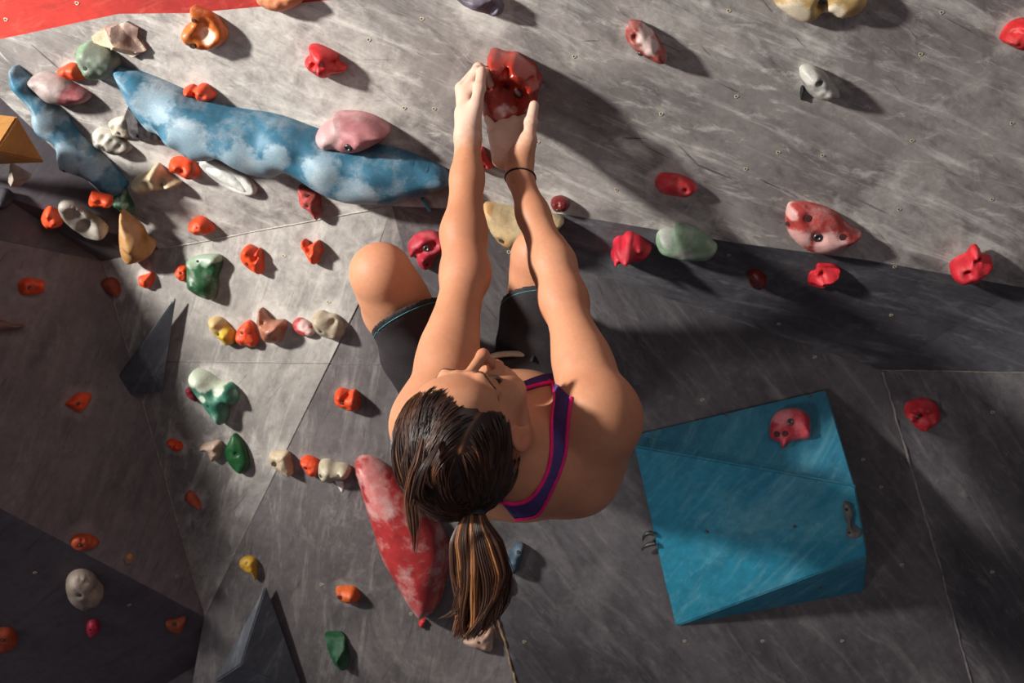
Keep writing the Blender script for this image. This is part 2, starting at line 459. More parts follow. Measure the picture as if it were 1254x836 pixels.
hold('long chalky maroon slug shaped hold left of the pale green oval hold', 'A', [(137,385),(165,360),(210,350),(280,370),(350,410),(410,445),(428,470),(400,495),(350,503),(280,503),(230,487),(180,445),(145,410)], 'U', .045, hold_mat((168,150,146),(128,28,44),.25), patch=[(380,470,75),(330,495,50)])
BLUE = hold_mat((54,114,142),(138,160,172),.24,.55)
hold('narrow long blue wavy hold running down the far left of the wall', 'X', [(12.5,84),(17,82),(26,91),(36,99),(42,112),(54,122),(64,131),(77,143),(87,158),(102,176),(120,191),(135,205),(150,222),(154,228),(150,236),(143,239),(128,236),(115,223),(102,215),(84,209),(75,205),(73,190),(70,177),(53,168),(44,158),(41,143),(40,133),(26,119),(15,107),(12,95)], 'U', .055, BLUE, name='long_blue_hold', patch=[(55,150,16),(85,190,18),(115,205,12)], holes=[(82,206,2.5)], lumps=[(54,148,14,.15),(88,192,16,.2),(125,215,14,.2)], n=900)
hold('very long blue flowing hold spanning the upper left wall, dusted with chalk', 'X', [(136,87),(150,90),(163,93),(194,105),(225,119),(255,130),(286,139),(320,144),(345,150),(372,160),(400,170),(430,178),(460,184),(490,191),(520,202),(542,213),(551,226),(540,234),(522,241),(500,248),(480,252),(455,251),(430,250),(405,243),(385,233),(368,222),(350,213),(338,218),(322,218),(305,214),(288,204),(272,195),(258,198),(240,198),(225,190),(208,176),(196,166),(180,160),(160,135),(148,113)], 'U', .075, BLUE, name='long_blue_hold', lift=.5, wid=.7,
     patch=[(190,125,22),(185,160,12),(235,165,24),(250,190,18),(300,190,22),(345,185,16),(400,205,22),(440,235,25),(215,180,15),(330,205,18)], lumps=[(185,130,20,-.12),(235,150,26,.2),(285,185,26,.22),(345,180,28,.22),(318,165,14,-.12),(400,205,26,.3),(372,190,12,-.1),(450,220,30,.2),(210,170,12,.2)], n=1700, nz=.12, nf=1.4)
hold('small orange knobbly hold above the long blue hold at upper left', 'A', [(880,435),(890,418),(920,408),(940,418),(960,405),(990,408),(1010,430),(1035,460),(1010,482),(965,488),(930,470),(895,465)], 'U', .028, OR, group=OG, lumps=[(905,440,22,.4),(965,435,24,.5),(1005,460,20,.4),(935,450,12,-.3)], seed=2)
hold('orange brown teardrop hold with chalky cup and two screw holes below the red paint', 'A', [(920,32),(960,45),(1020,75),(1060,115),(1085,165),(1070,205),(1030,232),(980,238),(930,225),(890,200),(875,160),(890,125),(922,98),(922,60)], 'U', .05, hold_mat((214,112,40),(225,190,170),.1,.4), lumps=[(985,160,52,-.55),(940,70,30,.2)], holes=[(940,92,11),(930,213,17)], patch=[(992,175,38)], wid=.6)
hold('dark grey faceted hold half hidden behind the left end of the long blue hold', 'A', [(612,514),(594,560),(596,612),(636,662),(690,684),(768,676),(745,620),(690,560),(650,530)], 'U', .03, hold_mat((66,62,64),None,.1), rock=5, holes=[(648,645,12)], linear=True)
hold('small cream rounded hold touching the dark grey faceted hold', 'A', [(520,590),(550,568),(600,565),(618,610),(622,655),(580,660),(545,650),(530,620)], 'U', .02, hold_mat((206,196,176),None,.3), holes=[(572,635,7)])
hold('grey ribbed wedge hold below the small cream rounded hold', 'A', [(443,640),(470,622),(530,640),(590,680),(625,715),(600,738),(550,742),(490,715),(455,690)], 'U', .035, hold_mat((150,144,132),(205,200,188),.2), patch=[(480,650,40)], lumps=[(500,660,16,-.25),(535,680,16,-.25),(570,705,16,-.25)], holes=[(500,705,12)])
hold('angular pale stone hold below the brown pyramid volume at far left', 'B', [(45,15),(80,35),(145,75),(95,110),(40,80)], 'M1', .03, hold_mat((160,148,136),None,.2), rock=4, linear=True)
hold('dark grey rounded hold cut by the left picture edge', 'B', [(-50,150),(0,140),(35,150),(62,180),(40,200),(0,207),(-50,200)], 'M1', .035, hold_mat((52,52,58),None,.1))
hold('small orange hold under the lower end of the narrow blue hold', 'B', [(430,160),(440,140),(465,143),(490,150),(535,162),(540,190),(515,198),(490,190),(460,190),(430,180)], 'M1', .022, OR, group=OG, lumps=[(455,165,18,.4),(515,175,18,.4)], lift=.1)
hold('small orange hold left of the long grey oval ring hold', 'B', [(200,245),(215,225),(235,213),(262,225),(305,255),(308,275),(275,290),(240,288),(215,278)], 'M1', .03, OR, group=OG, lumps=[(238,240,20,.4),(270,270,18,.3)], lift=.1)
hold('long grey oval hold with raised rim in the shaded recess at left', 'B', [(283,195),(300,180),(340,186),(400,218),(460,258),(500,290),(520,318),(505,335),(478,340),(420,325),(350,280),(305,238)], 'M1', .03, hold_mat((150,142,132),(190,182,170),.25), wid=.5, lumps=[(360,250,45,-.6),(420,300,35,-.6)], lift=.1)
hold('green leaf shaped hold poking out below the narrow blue hold', 'B', [(540,165),(565,150),(590,138),(605,110),(622,150),(650,208),(632,250),(605,215),(565,195)], 'U', .03, hold_mat((50,110,72),(150,185,155),.2), patch=[(570,170,25),(600,200,14)], lift=0)
hold('sandy skull shaped hold with dark gaps between two orange and blue holds', 'B', [(630,95),(645,72),(672,58),(710,40),(745,8),(770,22),(800,60),(840,82),(865,100),(820,118),(760,128),(690,143),(645,130)], 'U', .04, hold_mat((205,182,146),None,.2), lumps=[(700,100,20,-.3),(740,60,25,.3),(770,110,14,-.4),(820,90,12,-.2)], nz=.3)
hold('small orange hold between the sandy skull shaped hold and the white oval plate', 'B', [(810,15),(815,-15),(840,-28),(880,-25),(925,-8),(958,45),(945,68),(910,78),(880,66),(850,50),(820,38)], 'U', .028, OR, group=OG, lumps=[(850,10,25,.4),(910,35,25,.4),(880,30,14,-.3)])
d0 = hold('white oval plate hold with an inner white disc under the long blue hold', 'B', [(960,5),(965,-15),(1000,-20),(1050,-10),(1100,12),(1180,60),(1228,112),(1228,142),(1205,152),(1160,145),(1080,112),(1010,60)], 'U', .018, hold_mat((214,214,208),None,.2,.4), wid=.25, name='oval_plate_hold', lumps=[(1100,70,60,-.4)], nz=.02)
hold('tan horn shaped hold at the corner where the upper wall meets the recess', 'B', [(573,250),(600,262),(640,295),(680,330),(700,370),(712,385),(745,408),(715,440),(680,452),(640,465),(600,455),(578,420),(570,360),(570,300)], 'M1', .05, hold_mat((196,144,84),None,.2), lumps=[(710,420,22,-.35),(640,380,40,.3)])
hold('small orange hold alone above the light edge of the upper wall at left', 'B', [(902,298),(915,278),(940,262),(970,262),(1005,285),(1028,318),(1000,340),(950,343),(912,322)], 'U', .028, OR, group=OG, lumps=[(965,285,30,.3),(930,310,25,.2)], holes=[(955,297,4)])
# --- left panel
hold('small orange hold with shiny bolt on the shaded left panel near its top edge', 'B', [(87,582),(100,562),(125,548),(160,555),(195,560),(205,590),(200,618),(155,630),(100,625)], 'L', .022, OR, group=OG, lumps=[(110,585,20,.4),(175,585,22,.4)], bolts=[(135,595,10)], lift=.1)
hold('dark brown orange hold on the fold between left panel and lit panel', 'B', [(493,560),(530,545),(560,555),(580,595),(570,640),(530,620),(500,590)], 'P', .02, hold_mat((150,62,36),None,.1), lift=0)
hold('small orange hold next right of the dark brown orange hold on the fold', 'B', [(672,542),(700,532),(735,522),(742,555),(730,585),(712,598),(680,582)], 'P', .022, OR, group=OG, lumps=[(705,560,15,.3)], lift=.1)
hold('small orange round hold peeking out left of the dark green hold', 'Fz', [(72,460),(90,425),(115,420),(140,440),(140,500),(110,510),(85,492)], 'P', .022, OR, group=OG, lift=.1, holes=[(98,465,6)])
hold('dark green hold with chalky flat top on the lit panel', 'Fz', [(125,405),(150,382),(200,368),(260,366),(300,372),(312,410),(300,455),(288,490),(288,550),(270,612),(225,605),(175,580),(140,545),(135,500),(130,440)], 'P', .05, hold_mat((34,92,52),(140,160,138),.2,.4), patch=[(160,405,40),(225,395,40),(275,390,25)], lumps=[(220,440,60,-.3),(230,395,50,.15)], holes=[(185,403,7)])
hold('orange two pronged hold right of the dark green hold', 'Fz', [(425,385),(430,345),(460,312),(495,325),(508,348),(520,330),(535,350),(542,400),(538,470),(500,462),(450,425)], 'P', .035, OR, group=OG, lumps=[(505,390,14,-.4),(465,350,24,.3),(525,400,15,.4)], holes=[(463,412,9)])
hold('orange heart shaped hold with cut faces, topmost left of the bent knee', 'Fz', [(757,295),(768,280),(785,292),(800,312),(825,298),(848,288),(860,318),(870,350),(850,380),(843,412),(822,418),(800,395),(775,350),(757,325)], 'P', .035, OR, group=OG, lumps=[(800,345,20,-.35),(840,330,22,.3)], rock=0)
hold('dark red curved hold with two screw holes under the long blue hold', 'Fz', [(738,-5),(770,0),(810,20),(848,45),(860,100),(860,150),(845,175),(822,155),(795,122),(755,95),(742,50)], 'U', .035, hold_mat((190,70,62),(130,40,40),.25), holes=[(783,40,10),(790,90,9)], patch=[(840,120,30)])
hold('yellow and tan two tone hold lying left in the row on the lit panel', 'Fz', [(248,730),(262,712),(288,707),(320,718),(352,755),(378,785),(386,845),(345,862),(305,820),(262,780)], 'P', .03, hold_mat((214,172,40),(186,160,118),.1), patch=[(285,745,45)], lumps=[(285,745,30,.3),(345,810,28,.3)], holes=[(308,795,9)])
hold('orange domed hold in the row between the yellow and the brown cone holds', 'Fz', [(400,795),(415,762),(445,735),(470,727),(490,755),(505,800),(515,840),(495,872),(455,862),(430,865),(400,835)], 'P', .03, OR, group=OG, holes=[(437,790,8),(475,795,5)])
hold('brown cone shaped hold with a pointed horn in the row on the lit panel', 'Fz', [(528,660),(545,675),(570,708),(600,727),(655,727),(668,760),(655,800),(640,836),(600,850),(555,835),(530,775),(515,735),(518,695)], 'P', .045, hold_mat((176,110,84),None,.25,.35), lumps=[(620,755,30,.2),(590,780,30,.25),(545,745,14,-.2)])
hold('small chalky pink oval hold between brown cone and cream holds', 'Fz', [(707,745),(720,722),(745,712),(780,725),(812,760),(827,790),(812,812),(765,810),(725,785)], 'P', .022, hold_mat((190,64,64),(226,196,190),.3), patch=[(770,755,30),(800,790,22)])
hold('cream rounded hold with a thick rim, last in the row beside the knee', 'Fz', [(815,705),(835,682),(865,675),(900,690),(945,700),(975,745),(984,800),(960,828),(915,828),(870,812),(838,785),(820,745)], 'P', .04, hold_mat((186,170,146),None,.25), lumps=[(925,735,22,-.45),(860,740,35,.3)], holes=[(868,778,9)])
hold('thin brown tapering hold poking in from the left picture edge', 'B', [(-60,750),(0,752),(40,768),(90,772),(110,783),(80,795),(20,803),(-60,812)], 'L', .03, hold_mat((120,88,80),None,.1), lift=.1)
hold('small orange triangular hold with shiny bolt in the middle of the left panel', 'C', [(314,370),(340,345),(368,320),(400,317),(432,322),(425,355),(405,385),(378,408),(345,392)], 'L', .018, OR, group=OG, bolts=[(372,370,9)], lift=.1)
hold('long teal and cream forked hold below the seam of the lit panel', 'G', [(143,140),(155,110),(178,102),(230,120),(300,168),(365,182),(390,215),(402,255),(385,292),(350,288),(348,360),(322,402),(285,380),(235,310),(190,250),(155,190)], 'P', .05, hold_mat((58,128,104),(198,204,184),.2), patch=[(180,140,45),(240,175,45),(300,210,35),(225,255,20)], lumps=[(210,150,50,.3),(280,240,30,-.25)], holes=[(255,290,7)])
hold('small dark red hold half hidden left of the teal forked hold', 'G', [(128,212),(150,190),(175,205),(192,270),(150,250)], 'P', .018, hold_mat((150,34,52),None,.1), lift=0)
hold('small orange hold near the dark fold left of the little cream corner hold', 'G', [(26,490),(45,478),(75,488),(100,500),(108,528),(80,545),(45,522)], 'P', .02, OR, group=OG, lift=.1, lumps=[(85,515,18,.4)])
hold('small cream corner shaped hold left of the dark green leaf hold', 'G', [(208,522),(225,502),(260,493),(318,490),(322,560),(305,580),(278,598),(260,570),(245,545),(215,542)], 'P', .025, hold_mat((184,158,136),None,.25), lumps=[(285,520,22,.3)], lift=.1)
hold('dark green leaf shaped hold on the lit panel', 'G', [(385,452),(420,480),(450,535),(468,605),(458,650),(425,672),(380,640),(348,592),(336,545),(358,490)], 'P', .025, hold_mat((10,78,34),None,.04,.45), holes=[(405,565,7)], lumps=[(400,560,12,-.2)])
hold('cream hold with one screw hole sitting on the edge of the lit panel', 'G', [(577,580),(590,552),(630,548),(680,556),(692,600),(702,650),(697,686),(660,672),(625,650),(588,620)], 'P', .03, hold_mat((196,176,146),None,.25), holes=[(608,612,14)])
hold('small orange hold joined to the left end of the long cream hold', 'G', [(752,600),(765,580),(790,573),(830,585),(858,610),(850,670),(805,678),(775,640)], 'Q1', .03, OR, group=OG, holes=[(785,632,7)], lift=.2)
cr = hold('long cream hold above a white paper tag beside the big red teardrop', 'G', [(848,630),(860,605),(900,600),(940,618),(985,622),(1015,635),(1024,662),(1005,695),(955,700),(910,713),(868,700),(850,670)], 'Q1', .04, hold_mat((196,184,158),None,.25), holes=[(866,675,11),(965,670,9)], lumps=[(905,650,35,.3),(990,665,25,.25)])
hold('orange knobbly hold with bolt between the lit panel and the climber shorts', 'G', [(935,250),(945,220),(970,207),(1000,215),(1020,222),(1045,215),(1068,240),(1077,275),(1068,320),(1030,327),(985,312),(945,290)], 'Q1', .032, OR, group=OG, lumps=[(970,240,26,.4),(1045,260,30,.4),(1010,240,12,-.4)], bolts=[(985,278,9)])
hold('small brownish orange sliver hold low on the shaded part of the lit panel', 'D', [(806,20),(825,0),(850,18),(868,45),(876,76),(845,66),(815,45)], 'P', .018, hold_mat((184,80,48),None,.15), lift=0)
hold('big red teardrop hold with chalky centre left of the ponytail', 'Hh', [(205,98),(212,72),(230,62),(265,66),(320,98),(400,165),(470,250),(515,320),(535,390),(532,440),(515,530),(495,580),(460,608),(432,615),(395,572),(350,495),(300,405),(270,312),(240,215),(218,140)], 'Q1', .075, hold_mat((182,54,54),(198,124,120),.45,.42), name='teardrop_hold', patch=[(265,120,42),(290,175,42),(320,230,26),(270,230,26)], wid=.9, n=1100, nz=.05, edge=.12)
hold('tiny red tab hold at the bottom tip of the big red teardrop', 'Hh', [(432,628),(442,612),(458,615),(452,632),(442,643)], 'Q1', .012, hold_mat((210,50,56),None,.1), lift=0)
hold('small orange blocky hold low on the wall left of the big red teardrop', 'Hh', [(145,512),(165,507),(205,508),(222,525),(225,548),(195,560),(165,552),(148,532)], 'Q1', .028, hold_mat((226,98,32),None,.08), group=OG, holes=[(160,535,8)], lumps=[(200,530,20,.3)])
hold('dark green angular hold at the bottom, right of the black prism volume', 'Hh', [(105,672),(125,665),(165,668),(178,700),(190,745),(188,780),(165,787),(140,765),(120,725)], 'Q1', .03, hold_mat((24,84,50),None,.1), rock=5)
hold('dark slate blue hold right of the ponytail', 'Hh', [(735,440),(745,395),(765,362),(793,357),(795,385),(782,430),(768,452),(745,456)], 'Q', .03, hold_mat((52,72,88),None,.08), bolts=[(745,433,7)], holes=[(775,378,6)])
hold('small light blue blade hold hanging just under the slate blue hold', 'Hh', [(724,470),(735,456),(746,470),(745,505),(732,523),(722,510)], 'Q', .012, hold_mat((104,176,206),None,.1), lift=0)
hold('peach coloured block hold behind the tip of the ponytail', 'Hh', [(583,690),(600,660),(630,642),(660,642),(686,655),(688,700),(682,725),(640,718),(605,708)], 'Q1', .03, hold_mat((206,168,146),None,.1), holes=[(640,688,5)])
hold('rust orange oval hold with bolt at the lower edge of the left panel', 'D', [(306,222),(320,198),(350,187),(385,190),(412,203),(423,220),(408,245),(365,260),(340,262),(315,245)], 'L', .022, hold_mat((196,76,32),None,.08), bolts=[(347,240,8)], lumps=[(350,215,8,-.2),(375,215,8,-.2),(400,220,8,-.2)], lift=.1)
hold('stone coloured round hold with swirl grooves on the dark lower left wall', 'D', [(285,410),(300,375),(330,357),(365,355),(400,368),(425,400),(450,435),(435,468),(400,478),(365,494),(325,482),(295,455)], 'LL', .045, hold_mat((150,134,120),None,.15), lumps=[(365,395,26,-.35),(365,395,10,.4),(405,440,18,-.3)], holes=[(343,438,9)], lift=.2)
hold('small magenta hold on the dark lower left wall', 'D', [(375,590),(385,570),(405,564),(428,572),(434,595),(420,612),(395,624),(378,612)], 'LL', .022, hold_mat((176,24,62),None,.05), holes=[(392,600,5)], lift=.1)
hold('rust orange round hold with bolt cut by the left picture edge near the bottom', 'D', [(-30,605),(5,597),(45,600),(70,622),(78,650),(60,675),(25,686),(-30,680)], 'LL', .022, hold_mat((178,66,26),None,.05), bolts=[(14,645,8)], lift=.1)
hold('rust brown triangular hold with bright bolt on the dark lower left wall', 'D', [(718,575),(735,565),(765,560),(805,548),(800,580),(785,605),(760,605),(730,595)], 'LL', .02, hold_mat((166,72,34),None,.05), bolts=[(755,584,9)], lift=.1)
hold('small worn beige screw on chip low on the left panel', 'D', [(535,300),(545,285),(560,275),(575,280),(579,300),(565,318),(545,320)], 'L', .006, hold_mat((150,124,98),(196,130,60),.1), patch=[(562,285,14)], lift=0)
hold('small yellow hold with a thin tail above the black prism volume', 'D', [(1040,312),(1052,292),(1080,285),(1108,296),(1116,328),(1114,372),(1108,386),(1098,358),(1075,350),(1052,335)], 'Q1', .022, hold_mat((206,160,44),None,.05), lumps=[(1075,315,6,-.2)], lift=.1)
# --- upper wall, centre and right
hold('peach orange rounded hold over the red paint, cut by the top picture edge', 'E', [(55,-40),(60,5),(85,30),(120,48),(165,56),(215,45),(260,20),(285,-20),(230,-60),(110,-65)], 'U', .045, hold_mat((226,142,96),None,.12))
hold('bright red hold with stepped ledges and hex bolt above the pink spearhead hold', 'E', [(305,222),(345,220),(400,243),(440,268),(446,300),(485,328),(470,346),(422,352),(400,372),(368,372),(320,345),(290,310),(290,282),(312,262)], 'U', .045, RD, group=RG, lumps=[(365,265,40,.3),(335,310,16,-.35),(420,305,14,-.35),(370,340,25,.2)], holes=[(380,300,9)], bolts=[(345,340,10)], nz=.2)
hold('pink spearhead shaped hold with a bolt on top of the long blue hold', 'E', [(338,665),(342,635),(372,604),(412,582),(410,566),(440,557),(500,556),(560,564),(620,585),(668,615),(688,642),(668,668),(600,708),(560,725),(500,733),(440,720),(400,728),(360,706)], 'U', .08, hold_mat((188,122,126),(170,140,140),.22), bolts=[(508,690,20)], patch=[(400,640,70)], wid=.8, n=800, lift=.45)
hold('purple grey rounded hold cut by the top picture edge above the hands', 'E', [(1000,-40),(1030,8),(1060,30),(1110,52),(1160,66),(1195,78),(1230,68),(1240,35),(1215,-10),(1180,-40)], 'U', .05, hold_mat((112,104,120),None,.15), lumps=[(1185,40,25,-.3)])
MH = hold('large rust red multi ridged hold with screw holes gripped by both hands', 'I', [(238,85),(250,68),(275,65),(310,78),(345,84),(380,84),(405,102),(440,125),(482,155),(498,190),(514,215),(500,250),(495,290),(478,325),(450,350),(425,380),(390,395),(340,403),(285,398),(240,380),(218,360),(212,310),(208,255),(212,200),(235,180),(252,178),(243,140)], 'U', .10, hold_mat((186,44,24),(190,120,108),.06,.25,.6), name='climbing_hold',
     lumps=[(290,120,38,.22),(400,150,55,.22),(340,140,18,-.25),(470,190,20,-.3),(330,225,50,-.12),(340,320,90,-.22),(320,365,70,.2),(460,235,20,.15)], holes=[(337,225,15),(400,253,25)], patch=[(235,210,28),(300,350,30),(262,165,14),(380,335,16)], n=1500, nz=.10, edge=.5, lift=.42, wid=.55)
hold('bright red hold with a bolt seen between the two wrists', 'I', [(175,590),(182,565),(212,543),(240,590),(268,640),(232,652),(188,655)], 'U', .03, RD, group=RG, bolts=[(215,637,13)], lift=.2)
hold('yellowish cream slab hold spanning behind the right forearm', 'J', [(580,62),(640,72),(690,84),(800,103),(870,115),(905,133),(885,160),(800,195),(740,222),(690,238),(640,215),(600,160),(583,110)], 'U', .06, hold_mat((206,180,136),(188,140,84),.2), patch=[(645,225,30),(590,90,25)], holes=[(650,212,12)], lift=.2)
hold('small dark maroon hold with bolt right of the forearm', 'J', [(850,62),(862,45),(890,38),(920,48),(930,70),(912,92),(880,98),(858,85)], 'U', .03, hold_mat((118,26,26),None,.05,.3), bolts=[(880,90,8)])
hold('pinkish red ring shaped hold with big bolt beside the bent knee', 'J', [(265,240),(280,205),(310,185),(345,178),(385,185),(413,210),(418,250),(400,272),(378,285),(355,330),(330,335),(305,312),(297,280),(275,285)], 'Q1', .04, hold_mat((186,36,58),None,.15), lumps=[(372,235,20,-.4),(322,265,16,-.3),(335,290,20,.3)], bolts=[(343,246,14)], holes=[(345,310,7)])
hold('thin light blue tab poking out beneath the right end of the long blue hold', 'J', [(318,42),(333,40),(350,66),(361,92),(350,91),(333,66)], 'U', .008, hold_mat((86,150,186),None,.1), lift=0)
hold('chalky dark red shell shaped hold with bolt at the upper right of the hands', 'Lz', [(62,95),(72,85),(78,66),(108,67),(130,85),(150,100),(172,135),(187,165),(185,185),(165,190),(130,175),(98,155),(70,128)], 'U', .05, hold_mat((168,74,66),(196,176,170),.3), patch=[(120,105,25),(135,135,25)], bolts=[(108,162,9)], lumps=[(92,110,10,-.3)])
hold('yellow cream double lobed hold cut by the top picture edge', 'Lz', [(505,-30),(512,12),(540,38),(575,60),(605,68),(632,60),(650,42),(675,40),(700,55),(740,50),(772,28),(788,-5),(780,-50),(650,-60)], 'U', .05, hold_mat((218,182,118),(226,214,190),.15), patch=[(560,45,45),(690,40,30)], bolts=[(653,3,16)], lumps=[(652,20,18,-.5)])
hold('chalky grey leaf shaped hold with ribs on the right upper wall', 'Lz', [(587,225),(592,203),(620,200),(655,215),(685,245),(704,278),(690,297),(660,300),(625,290),(603,268)], 'U', .05, hold_mat((150,148,142),(200,198,190),.3), patch=[(610,225,25),(650,285,25)], lumps=[(640,245,8,-.25)])
hold('thin black hook sticking out below the chalky grey leaf hold', 'Lz', [(586,262),(592,254),(598,264),(593,280),(588,298),(584,285)], 'U', .012, black, lift=0, n=80)
hold('bright red hold cut by the right picture edge at the top', 'Lz', [(1188,122),(1198,95),(1215,75),(1240,62),(1270,60),(1300,85),(1300,130),(1270,152),(1240,150),(1215,138)], 'U', .045, RD, group=RG, nz=.3)
hold('bright red smooth bean hold above the pale green ribbed hold', 'M', [(636,160),(645,128),(668,108),(720,108),(780,120),(830,142),(867,180),(852,200),(805,228),(740,222),(680,210),(648,188)], 'U', .035, hold_mat((222,44,52),None,.2), group=RG, lumps=[(750,140,14,-.2),(800,190,14,-.3)])
hold('crimson cluster hold of several balls left of the pale green ribbed hold', 'M', [(393,545),(405,520),(405,488),(430,466),(458,462),(475,442),(500,438),(525,448),(560,465),(590,495),(617,515),(590,545),(530,565),(490,557),(440,573),(405,565)], 'S', .04, hold_mat((204,28,52),None,.08), group=RG, lumps=[(478,515,42,.9),(420,548,18,.7),(425,490,18,.5),(565,500,22,.4),(500,455,14,.4),(520,470,10,-.3)], wid=.8)
hold('pale green long hold with a ridge along its top edge', 'M', [(640,475),(645,450),(670,430),(735,428),(745,411),(790,405),(850,422),(920,462),(960,495),(977,515),(950,548),(900,566),(820,560),(740,550),(670,527),(645,500)], 'S', .045, hold_mat((136,164,134),(150,152,146),.25), patch=[(700,470,35),(800,520,45)], lumps=[(800,442,14,-.3),(860,465,14,-.3),(720,460,40,.15)])
hold('small dark maroon hold with bolt near the middle of the dark band', 'Nn', [(55,415),(68,403),(95,402),(125,418),(138,438),(125,462),(95,467),(65,452)], 'S', .03, hold_mat((112,30,28),None,.05,.3), bolts=[(95,459,8)])
hold('chalky red shield shaped hold with four screw holes and pointed right end', 'Nn', [(222,175),(228,135),(240,112),(275,104),(330,110),(390,126),(440,150),(480,188),(515,218),(553,238),(510,275),(445,306),(380,318),(320,308),(262,270),(230,225)], 'U', .05, hold_mat((186,62,58),(206,164,158),.3), bolts=[(357,243,20)], holes=[(317,165,14),(235,201,12),(462,241,14)], patch=[(270,260,50),(400,270,60),(245,150,25)], n=900, wid=.8, lumps=[(330,240,60,-.12)])
hold('bright red faceted hold under the shield shaped hold', 'Nn', [(318,445),(328,418),(352,408),(360,382),(395,380),(432,385),(458,405),(428,440),(405,465),(382,480),(350,472),(322,465)], 'S', .04, hold_mat((222,34,48),None,.06), group=RG, rock=6, lumps=[(380,430,16,-.3)])
hold('bright red bridge shaped hold at the far right', 'Nn', [(936,405),(945,382),(975,358),(1010,343),(1030,314),(1052,307),(1070,325),(1080,345),(1118,358),(1115,380),(1080,400),(1060,420),(1010,437),(955,433)], 'S', .05, hold_mat((222,34,50),None,.1), group=RG, lumps=[(1055,362,14,-.5),(1010,400,14,-.4),(1000,370,30,.25)])
hold('crimson cluster hold with central bolt on the right wall panel', 'O', [(890,142),(895,115),(915,105),(940,98),(965,102),(992,125),(998,158),(975,180),(950,190),(925,182),(905,160)], 'R', .035, hold_mat((206,36,50),None,.1), group=RG, lumps=[(920,118,14,.6),(960,116,17,.8),(978,150,15,.7),(950,176,14,.6),(908,150,10,.4),(945,140,9,-.5)], bolts=[(931,147,8)])

# T-nut holes drilled in the plywood
tnut = plain('worn_t_nut', (206,190,164), .6, .1, 300, .4)
TN = {}
def tnuts(plkey, wallkey, lst, dark=False):
    p = PL[plkey]; wobj = walls[wallkey]
    for z, x, y in lst:
        q = p.hit(*zc(z, x, y), 0); HALO.append((np.array(q), .006, .34))
        key = (plkey, dark)
        if key not in TN:
            V = []; Fc = []; n = 12; e = .0006; r0 = .0030
            for rr, zz in ((r0*1.5, 0), (r0*1.2, e), (r0*.8, e*.8), (r0*.6, -.002), (.0001, -.003)):
                for i in range(n):
                    a = 2*math.pi*i/n; j = 1 + .12*math.sin(3*a+1)
                    V.append(p.u*(rr*j*math.cos(a)) + p.v*(rr*j*math.sin(a)*.8) + p.n*(zz+.0006))
            for j in range(4):
                for i in range(n): Fc.append((j*n+i, j*n+(i+1) % n, (j+1)*n+(i+1) % n, (j+1)*n+i))
            me = bpy.data.meshes.new('t_nut'); me.from_pydata([tuple(v) for v in V], [], Fc); me.update()
            me.materials.append(tnut); me.materials.append(black)
            for k, f in enumerate(me.polygons):
                if k >= 2*n: f.material_index = 1
            me.shade_smooth(); TN[key] = me
        o = bpy.data.objects.new('t_nut', TN[key]); COL.objects.link(o); o.parent = wobj; o.location = q - wobj.location
tnuts('U', 'U', [('Lz',372,32),('Lz',945,162),('Lz',395,288),('Lz',170,340),('Lz',920,420),('Lz',1218,368),('Lz',652,464),('Lz',1008,37),('Lz',520,455),('M',425,188),('M',1132,75),
                 ('Nn',712,128),('Nn',1115,85),('E',595,190),('E',850,90),('E',765,518),('E',908,522),('I',495,518),('I',683,80)])
tnuts('S', 'S', [('M',250,548),('M',1040,545),('Nn',693,377),('Nn',678,586),('Nn',948,757),('Nn',190,625)])
tnuts('Q', 'Q', [('Nn',345,768),('O',818,363),('O',881,600),('O',763,280),('O',273,97),('O',457,832),('O',700,832),('O',220,832),('Hh',797,693)])
tnuts('R', 'R', [('O',1158,135),('X',1215,700)])
tnuts('P', 'P', [('Fz',660,372),('Fz',905,625)])
tnuts('Q1', 'Q1', [('Hh',97,495),('Hh',405,597),('J',680,262)])
tnuts('L', 'L', [('D',767,373)]); tnuts('LL', 'LL', [('D',152,357),('D',560,497)])
tnuts('U', 'red', [('A',28,93),('A',370,15)])

for o in COL.objects:
    if o.name in GRID:
        me = o.data; V = np.empty(len(me.vertices)*3); me.vertices.foreach_get('co', V); V = V.reshape(-1, 3) + np.array(o.location)
        h_ = np.zeros(len(V)); rs_ = random.Random(4)
        for c, rr, s_ in HALO:
            d_ = np.linalg.norm(V - c, axis=1)
            h_ = np.maximum(h_, s_*rs_.uniform(.35, 1)*np.exp(-np.maximum(0, d_-rr*.8)**2/(.018+rr*.25)**2))
        at = me.attributes.new('halo', 'FLOAT', 'POINT'); at.data.foreach_set('value', h_.astype(np.float32))
